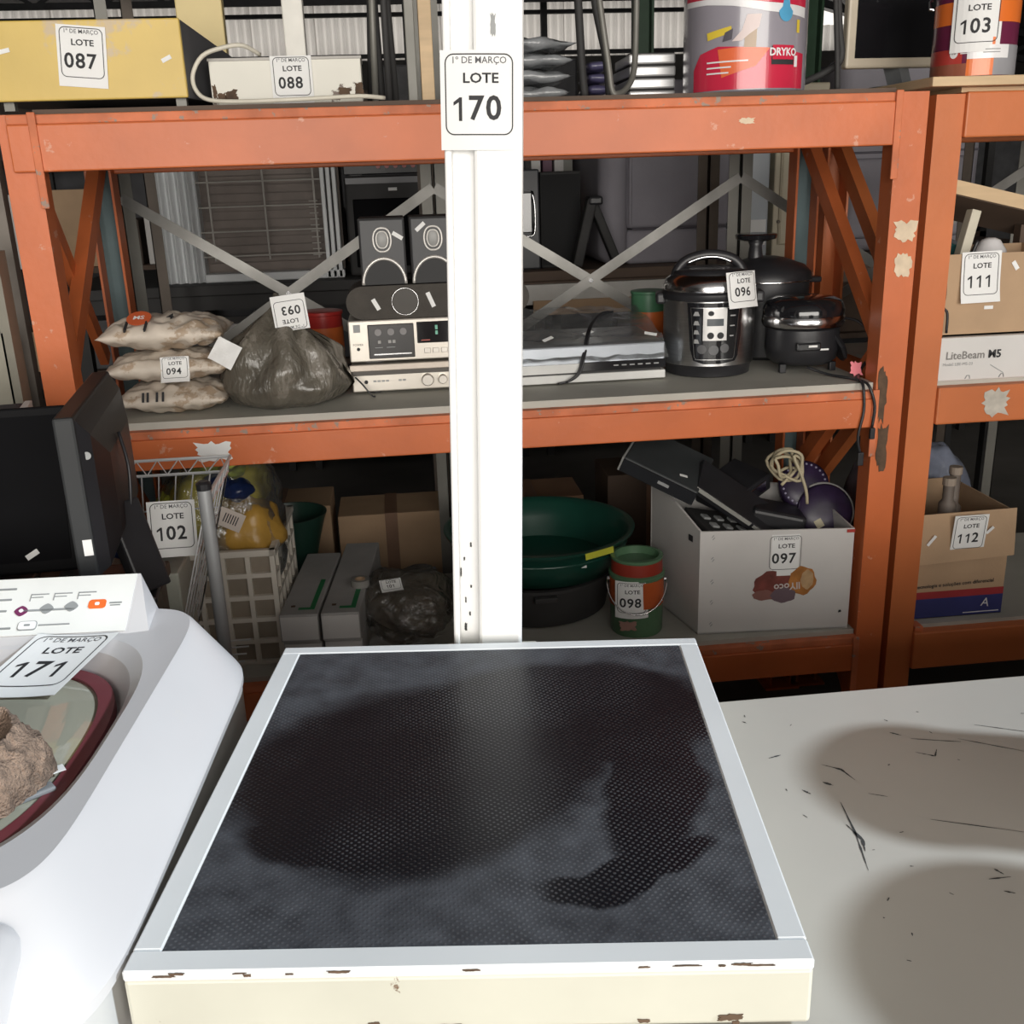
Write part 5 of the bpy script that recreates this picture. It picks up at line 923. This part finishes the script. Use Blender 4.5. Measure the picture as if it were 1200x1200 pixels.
def wires(ax, fixed, a0, a1, nz, nv, nm):
    b = MB(); P = lambda a, z: (a - .30 * (zt - z) * (a - x0) / (x1 - x0), fixed, z) if ax == 'x' else (fixed - (.30 * (zt - z) if fixed > 0 else 0), a, z)
    for k in range(nv + 1):
        a = a0 + (a1 - a0) * k / nv; b.tube([P(a, zb), P(a, zt - .02)], .0017, 5)
    for k in range(nz + 1):
        z = zb + (zt - .02 - zb) * k / nz; b.tube([P(a0, z), P(a1, z)], .0019 if k not in (0, nz) else .0032, 5)
    b.tube([P(a0, zt + .012), P(a1, zt + .012)], .0034, 6); m_ = 6
    zz = []
    for k in range(m_ * 2 + 1): zz.append(P(a0 + (a1 - a0) * k / (m_ * 2), zt + (.012 if k % 2 else -.02)))
    b.tube(zz, .0022, 5); return b.build(nm, WIRE, t)
wires('x', y1, x0, x1, 5, 7, 'wire_panel'); wires('y', x0, y0, y1, 5, 6, 'wire_panel'); wires('y', x1, y0, y1, 5, 6, 'wire_panel')
b = MB()
for k in range(9): y = y0 + (y1 - y0) * k / 8; b.tube([(x0, y, zb), (x1, y, zb)], .002, 5)
b.build('wire_floor', WIRE, t)
lot_tag(t, '102', front(.045, -.02, .945) @ RX(-14), s=.92, curl=.004)
o = MB().bx(-.08, .07, -.06, .06, 0, .24, .004).build('clear_tub', mat('cloudy_plastic', (.42, .43, .37), .4, var=.15)); o.location = (-.52, 1.96, .6235); tagp(o, 'cloudy pale plastic tub inside the wire trolley', 'tub')
b = pillow(.13, .10, .07, seed=51, wr=.01); o = b.build('navy_bundle', mat('navy_plastic', (.012, .025, .09), .35), smooth=True); o.location = (-.53, 2.00, .8655); tagp(o, 'dark navy plastic bundle inside the wire trolley', 'bundle')
# ------------------------------------------------------------------ slotted posts left of the scuffed rack
t = thing('slotted_post', 'beige-grey slotted steel angle post beside the scuffed rack upright', 'post', (-.815, 2.19, 0))
BEIG = mat('beige_grey_steel', (.33, .31, .25), .55, var=.18, scale=6)
MB().bx(-.085, .020, 0, .004, 0, 1.30).build('front_leg', BEIG, t); MB().bx(.016, .036, .0, .05, 0, 1.46).build('side_leg', mat('olive_grey_steel', (.22, .205, .165), .55, var=.15), t)
for k in range(10):
    for x in (-.06, -.012): MB().lathe([(.0045, 0), (.0045, .0012)], (0, 0, 0), 10, M=front(x + (.01 if k % 2 else 0), -.0004, .62 + k * .07)).build('slot', INK, t)
MB().bx(-.13, -.085, -.003, .03, 1.16, 1.24, .004).build('clip', BROWNM, t); strip(t, front(-.035, -.001, 1.335), .014, .03)
o = MB().bx(-.86, -.785, 2.30, 2.33, 0, 1.72).build('torn_board', mat('grey_brown_board', (.17, .15, .13), .7, var=.25)); tagp(o, 'grey-brown board standing left of the scuffed rack upright', 'board')
o = MB().bx(-.775, -.735, 2.93, 2.975, 0, 1.75).build('teal_post', TEAL); tagp(o, 'teal painted steel post behind the back left corner of the scuffed rack', 'post')

# ------------------------------------------------------------------ grey shelving right behind the rack
def shelving(x0, x1, label, last=True):
    t = thing('steel_shelving', label, 'shelving', ((x0 + x1) / 2, 3.25, 0)); w_ = (x1 - x0) / 2
    for sx in (-1, 1):
        for y, m in ((-.15, GREYST), (.17, BROWNM)):
            b = MB(); b.bx(sx * w_ - (.034 if sx > 0 else 0), sx * w_ + (.034 if sx < 0 else 0), y, y + .003, 0, 2.16); b.bx(sx * w_ - (.003 if sx > 0 else 0), sx * w_ + (.003 if sx < 0 else 0), min(y, y), y + .034, 0, 2.16); b.build('post', m, t)
    for a, b_ in (((-w_, .985), (w_, 1.545)), ((-w_, 1.545), (w_, .985))): MB().beam((a[0], -.154 + (.003 if a[1] > 1.2 else 0), a[1]), (b_[0], -.154 + (.003 if a[1] > 1.2 else 0), b_[1]), .002, .030).build('cross_strap', STRAP, t)
    MB().lathe([(.007, 0), (.007, .006)], (0, 0, 0), 10, M=front(0, -.156, 1.265)).build('bolt', CHROME, t)
    for z in (.12, .80, 2.12): MB().bx(-w_ + .004, w_ - .004, -.146, .20, z, z + .03).build('shelf', GREYST, t)
    return t
shelving(-.745, .128, 'grey angle-steel shelving bay with crossed straps behind the hi-fi stack'); shelving(.132, 1.040, 'grey angle-steel shelving bay with crossed straps behind the video player'); shelving(1.044, 1.95, 'grey angle-steel shelving bay with crossed straps behind the cleaner rack')
for x, w_, h_, m, lab in ((-.42, .34, .26, CARD, 'wide brown carton low on the grey shelving behind the crate'), (-.06, .34, .22, CARD, 'smaller brown carton low on the grey shelving beside a wide one'), (.40, .34, .24, mat('rust_card', (.30, .17, .10), .8), 'rust-brown carton low on the shelving behind the green basin'), (.80, .30, .30, DARKWOOD, 'dark wooden box low on the shelving behind the white carton')):
    t = thing('stored_carton', lab, 'carton', (x, 3.27, .150), group='cartons low on the grey shelving'); MB().bx(-w_ / 2, w_ / 2, -.11, .11, 0, h_ + .18, .003).build('carton', m, t); MB().bx(-.02, .02, -.1112, .1112, .02, h_ + .182).build('tape', mat('brown_tape', (.24, .14, .09), .5), t)
for x, w_, h_, m, lab in ((.36, .20, .10, mat('pinkish_card', (.50, .36, .28), .8), 'pinkish flat carton on the shelving left of the strap crossing'), (.62, .22, .05, CARD, 'flat brown carton on the shelving under the strap crossing'), (-.40, .26, .06, CARD, 'flat brown carton on the shelving behind the knotted bag')):
    o = MB().bx(-w_ / 2, w_ / 2, -.10, .12, 0, h_, .003).build('flat_carton', m); o.location = (x, 3.28, .8305); tagp(o, lab, 'carton', 'flat cartons on the grey shelving')

# ------------------------------------------------------------------ benches and goods further back
def bench(x0, x1, label, m, z=1.25):
    t = thing('long_bench', label, 'bench', ((x0 + x1) / 2, 4.05, 0)); w_ = (x1 - x0) / 2
    MB().bx(-w_, w_, -.42, .42, z - .035, z, .003).build('bench_top', m, t)
    for sx in (-1, 1):
        for y in (-.38, .38): MB().bx(sx * (w_ - .08) - .022, sx * (w_ - .08) + .022, y - .022, y + .022, 0, z - .035).build('leg', BLACKM, t)
    MB().bx(-w_ + .08, w_ - .08, -.40, -.37, z - .085, z - .035).build('apron', m, t)
    MB().bx(-w_ + .06, w_ - .06, -.38, .38, .66, .68).build('lower_shelf', mat('tan_board', (.33, .24, .16), .8, var=.15), t)
    return t
bench(-1.15, .22, 'black bench under the white wire-fronted cabinet', BLACKM); tb2 = bench(.26, 2.6, 'dark bench under the big lilac-grey padded sofa end', DARKWOOD)
MB().bx(-1.0, -.35, -.425, -.40, 1.135, 1.205, .002).build('white_fascia', mat('bench_white', (.55, .54, .51), .5), tb2); MB().bx(-.95, -.55, -.44, -.425, 1.10, 1.15).build('card_fascia', CARD, tb2)
ZB = 1.2505
t = thing('wire_front_cabinet', 'white metal cabinet with wire grid over a brown louvred interior', 'cabinet', (-.46, 3.72, ZB))
WC = mat('cabinet_white', (.66, .68, .69), .45, var=.08, scale=5); BRI = mat('brown_louvre', (.20, .165, .145), .6, var=.2)
x0, x1, hh = -.33, .29, .47
MB().bx(x0 + .14, x1, .10, .35, .02, hh).build('back_box', BRI, t)
for k in range(15): MB().bx(x0 + .15, x1 - .04, .085, .10, .033 + k * .029, .058 + k * .029).build('louvre', BRI, t)
sp = MB(); sp.grid(lambda u, v: (x0 + .14 * u, .02 + .012 * math.sin(u * 28), hh * v), 40, 1); sp.bx(x0, x0 + .14, .035, .35, 0, hh); sp.build('corrugated_side', WC, t)
for k in range(3): MB().bx(x1 - .06 + k * .02, x1 - .046 + k * .02, .0, .06, 0, hh, .003).build('side_rail', WC, t)
MB().bx(x0 + .14, x1, .0, .08, 0, .028, .004).build('bottom_rail', WC, t); MB().bx(x0, x1, .0, .35, hh, hh + .02, .003).build('top_panel', WC, t)
for x in (-.15, .035, .205): MB().tube([(x, .03, .07), (x, .03, hh)], .0035, 6).build('grid_wire', mat('pale_wire', (.42, .40, .37), .5), t)
for k in range(5): MB().tube([(-.19, .026, .085 + k * .082), (.235, .026, .085 + k * .082)], .003, 6).build('grid_wire', mat('pale_wire', (.42, .40, .37), .5), t)
for k in range(10): MB().tube([(.185, .024, .08 + k * .02), (.215, .024, .08 + k * .02)], .002, 5).build('grid_prong', mat('pale_wire', (.42, .40, .37), .5), t)
t = thing('black_television', 'boxy black television behind the small black speakers', 'television', (.02, 3.74, ZB)); MB().bx(-.17, .17, 0, .30, 0, .335, .012, 3).build('case', BLACKM, t); MB().bx(-.145, .145, -.004, .01, .03, .26, .004).build('screen', mat('matt_screen', (.004, .004, .005), .6), t); MB().bx(-.02, .01, -.006, 0, .285, .295).build('badge', PAPER, t); MB().bx(-.165, .165, -.004, .004, .31, .33).build('top_strip', mat('strip_grey', (.16, .16, .17), .4), t)
t = thing('audio_receiver', 'black audio receiver with red knobs on top of the boxy television', 'receiver', (.02, 3.76, ZB + .3365)); MB().bx(-.17, .16, 0, .25, .004, .075, .003).build('case', BLACK, t)
for k in range(5): MB().lathe([(.008, 0), (.008, .012)], (0, 0, 0), 12, M=front(-.05 + k * .03, 0, .03)).build('knob', mat('knob_red', (.40, .10, .09), .4), t)
for x in (-.13, .13): MB().bx(x - .02, x + .02, .05, .2, 0, .005).build('foot', BLACK, t)
for x, w_, h_, m, lab, y in ((.470, .11, .34, mat('charcoal_box', (.045, .046, .052), .4), 'charcoal tower speaker with chrome arc beside the scale post', 3.72), (.603, .145, .33, BLACKM, 'plain matt black loudspeaker next to the charcoal tower', 3.74)):
    t = thing('tower_speaker', lab, 'speaker', (x, y, ZB)); MB().bx(-w_ / 2, w_ / 2, 0, .25, 0, h_, .006).build('cabinet', m, t)
    if w_ < .12: MB().tube(smoothp([(-.05, -.006, .12), (.02, -.006, .115), (.036, -.006, .14), (.036, -.006, .22), (.028, -.006, .26)]), .003, 6).build('chrome_arc', CHROME, t, smooth=True); MB().bx(-.05, .034, -.003, .002, .12, .27, .01).build('dark_panel', GLOSSB, t)
    else: MB().bx(-.068, .068, -.003, .003, .01, .32).build('grille', mat('grille_black', (.012, .012, .013), .8), t)
t = thing('wooden_box', 'plain pine box between the black loudspeaker and the padded sofa end', 'box', (.63, 4.10, ZB)); MB().bx(-.06, .10, 0, .25, 0, .27, .002).build('box', WOOD, t); MB().bx(-.062, .102, -.004, .25, .27, .285).build('lid', WOOD, t)
for k, (x, m) in enumerate(((.61, CARDW), (.655, mat('plum', (.12, .04, .08), .5)), (.70, CARDW), (.735, GREYST))):
    o = MB().bx(-.018, .018, 0, .18, 0, .10 + .012 * (k % 2), .001).build('file_box', m); o.location = (x - .04, 4.12, ZB + .2855); tagp(o, ('white box file nearest the tower speakers, on the pine box', 'plum box file between two white ones on the pine box', 'white box file between the plum and grey ones on the pine box', 'grey box file at the sofa side of the pine box')[k], 'box file', 'box files on the pine box')
t = thing('black_folding_frame', 'black folding frame like an inverted V in front of the padded sofa end', 'folding frame', (.70, 3.64, ZB)); MB().beam((-.06, 0, .012), (-.005, .0, .235), .05, .035, .006).build('frame_leg', BLACKM, t); MB().beam((.09, .02, .012), (.0, .02, .225), .05, .03, .006).build('frame_leg', BLACKM, t); MB().bx(-.02, .03, -.03, .05, .215, .245, .008).build('hinge', BLACK, t)
t = thing('sofa_module', 'big lilac-grey padded sofa end with piped panels standing on the dark bench', 'sofa', (.98, 3.72, ZB))
MB().bx(-.24, -.13, 0, .66, 0, .62, .055, 5).build('padded_side', LILAC, t, smooth=True, ang=60); MB().bx(-.14, .24, .02, .66, .125, .62, .018, 3).build('padded_panel', LILAC, t, smooth=True, ang=60); MB().bx(-.14, .24, .025, .66, .0, .122, .018, 3).build('padded_panel', LILAC, t, smooth=True, ang=60)
MB().tube([(-.128, .012, .14), (-.128, .012, .6)], .006, 8).build('piping', LILAC, t); MB().tube([(-.12, .018, .124), (.23, .018, .124)], .004, 8).build('piping', mat('dark_piping', (.12, .11, .13), .7), t)
t = thing('pale_blue_panel', 'pale blue-white fridge side standing right of the padded sofa end', 'fridge', (1.315, 3.75, ZB)); MB().bx(-.075, .055, 0, .5, .006, .62, .012, 3).build('fridge_body', mat('fridge_blue_white', (.50, .54, .58), .35, var=.05), t, smooth=True, ang=50); MB().bx(-.06, .045, -.003, .002, .05, .14).build('rating_label', PAPER, t); MB().bx(-.07, .05, .02, .45, 0, .008).build('plinth', BLACK, t)
t = thing('cream_locker', 'cream metal locker with raised frame beside the pale fridge side', 'locker', (1.46, 3.76, ZB)); CRL = mat('locker_cream', (.52, .46, .34), .45, var=.08); MB().bx(-.07, .12, 0, .4, 0, .60, .006).build('body', CRL, t); MB().tube([(-.045, -.004, .05), (-.045, -.004, .53), (.09, -.004, .53), (.09, -.004, .05)], .006, 6, closed=True).build('raised_frame', CRL, t); MB().lathe([(.006, 0), (.006, .01)], (0, 0, 0), 10, M=front(-.05, 0, .13)).build('lock', BROWNM, t)
t = thing('grey_armchair', 'large pale grey armchair with rounded back standing behind the racks', 'armchair', (1.90, 3.85, ZB)); MB().bx(-.24, .34, 0, .24, 0, .70, .07, 5).build('backrest', LILAC, t, smooth=True, ang=60); MB().bx(-.20, .30, .005, .06, .05, .34, .025, 3, M=T((0, -.03, 0))).build('cushion', LILAC, t, smooth=True, ang=60); MB().bx(-.29, -.20, -.02, .5, .0, .42, .04, 4).build('armrest', LILAC, t, smooth=True, ang=60)
MB().tube([(-.21, -.002, .36), (.31, -.002, .36)], .004, 8).build('piping', mat('dark_piping', (.12, .11, .13), .7), t)
bench(2.65, 4.2, 'black bench carrying a dark television behind the cleaner rack', BLACKM, 1.20)
t = thing('dark_television', 'dark television with grey surround behind the cartons of the cleaner rack', 'television', (3.02, 3.76, 1.2005)); MB().bx(-.36, .5, 0, .2, 0, .42, .012, 3).build('case', BLACK, t); MB().bx(-.30, .44, -.004, .01, .05, .38).build('screen', mat('matt_screen', (.004, .004, .005), .6), t); MB().bx(-.36, .5, -.003, .19, .425, .50, .01).build('top_tray', mat('tray_grey', (.44, .44, .43), .5), t)
# columns and stacked stock in the depth of the hall
for x, w_, lab in ((2.10, .15, 'slim green steel column behind the bent tubes'), (3.52, .17, 'thick green steel column right of the paint bucket')):
    t = thing('steel_column', lab, 'column', (x + w_ / 2, 9.1, 0)); GC = mat('column_green', (.025, .075, .035), .45, var=.12); MB().bx(-w_ / 2, w_ / 2, -.008, .008, 0, 4.16).build('web', GC, t); MB().bx(-w_ / 2, -w_ / 2 + .02, -.09, .09, 0, 4.16).build('flange', GC, t); MB().bx(w_ / 2 - .02, w_ / 2, -.09, .09, 0, 4.16).build('flange', GC, t); MB().bx(-w_ / 2 - .04, w_ / 2 + .04, -.12, .12, 0, .02).build('base_plate', GC, t)
DK = [mat('tarp_dark', (.035, .035, .040), .6, var=.3), mat('tarp_brown', (.075, .055, .042), .7, var=.3), mat('tarp_grey', (.085, .085, .09), .6, var=.3), CARD]
rb = random.Random(21); LB = ('charcoal', 'brown', 'grey', 'kraft')
for k in range(12):
    x = -4.2 + k * .92; hgt_ = rb.uniform(2.25, 2.62) if k not in (7, 8) else 2.12; j = k % 3 if k not in (7, 8) else 3
    t = thing('stacked_crate', LB[j] + ' stock crate in the far row, ' + ('beneath the corrugated wall left of the scale post' if k < 5 else 'beneath the corrugated wall right of the scale post'), 'crate', (x, 10.2 + .1 * (k % 2), 0), group='stock crates in the far row, ' + LB[j] + (' left' if k < 5 else ' right'))
    MB().bx(-.43, .43, -.4, .4, 0, hgt_, .02).build('crate', DK[j], t)
    for z in (.6, 1.2, 1.8): MB().bx(-.435, .435, -.41, -.395, z, z + .06).build('batten', DK[1], t)
# second row of shelving further back, seen between the goods
for k in range(5):
    x = -2.6 + k * 1.35; t = thing('dark_shelving', ('dark shelving unit in the aisle, farthest from the green columns', 'dark shelving unit in the aisle behind the wire-fronted cabinet', 'dark shelving unit in the aisle behind the boxy television', 'dark shelving unit in the aisle behind the padded sofa end', 'dark shelving unit in the aisle nearest the green columns')[k], 'shelving', (x, 6.0, 0), group='dark shelving units in the aisle')
    for sx in (-.6, .6):
        for y in (-.2, .2): MB().bx(sx - .02, sx + .02, y - .02, y + .02, 0, 1.9).build('post', BLACKM, t)
    for z in (.1, .6, 1.15, 1.7): MB().bx(-.62, .62, -.22, .22, z, z + .03).build('shelf', DARKWOOD, t)
    MB().bx(-.61, .61, .215, .225, 0.1, 1.9).build('back_panel', DK[0], t)
    for z in (.1305, .6305, 1.1805):
        xx = -.52
        while xx < .45:
            w_ = rb.uniform(.16, .34); h_ = rb.uniform(.2, .4); o = MB().bx(-w_ / 2, w_ / 2, -.16, .16, 0, h_, .004).build('stored_box', rb.choice([CARD, DK[0], DK[1], DK[2], CARDW, DARKWOOD]))
            o.location = (x + xx + w_ / 2, 6.0, z); xx += w_ + .03
            tagp(o, 'dim storage box on the %s shelf of a dark aisle unit' % ('lowest' if z < .2 else 'second' if z < 1 else 'third'), 'box', 'storage boxes on the %s shelf of the dark aisle units' % ('lowest' if z < .2 else 'second' if z < 1 else 'third'))
# ------------------------------------------------------------------ two pots added beyond the right edge of the view to cast the table shadows
for x, y, r, h_, lab in ((1.100, .872, .130, .33, 'narrower aluminium pot added out of view to cast a table shadow'), (1.045, .550, .165, .33, 'wider aluminium pot added out of view to cast a table shadow')):
    t = thing('shadow_pot', lab, 'pot', (x, y, .8448), R(90)); AL = mat('aluminium', (.60, .60, .59), .35, metal=.9, var=.08)
    MB().lathe([(r - .012, 0), (r, .01), (r, h_), (r + .006, h_ + .003), (r + .006, h_ + .008)], (0, 0, 0), 56).build('pot', AL, t, smooth=True, ang=45); MB().lathe([(r + .004, h_ + .009), (r - .01, h_ + .02), (.05, h_ + .035), (.01, h_ + .037)], (0, 0, 0), 56).build('lid', AL, t, smooth=True, ang=45); MB().lathe([(.012, 0), (.010, .02), (.022, .03), (.018, .042)], (0, 0, h_ + .036), 18).build('lid_knob', BLACK, t, smooth=True)
    for s_ in (-1, 1): MB().tube(smoothp([(-.05, s_ * r, h_ - .06), (-.045, s_ * (r + .03), h_ - .05), (0, s_ * (r + .04), h_ - .048), (.045, s_ * (r + .03), h_ - .05), (.05, s_ * r, h_ - .06)]), .006, 8).build('handle', AL, t, smooth=True)
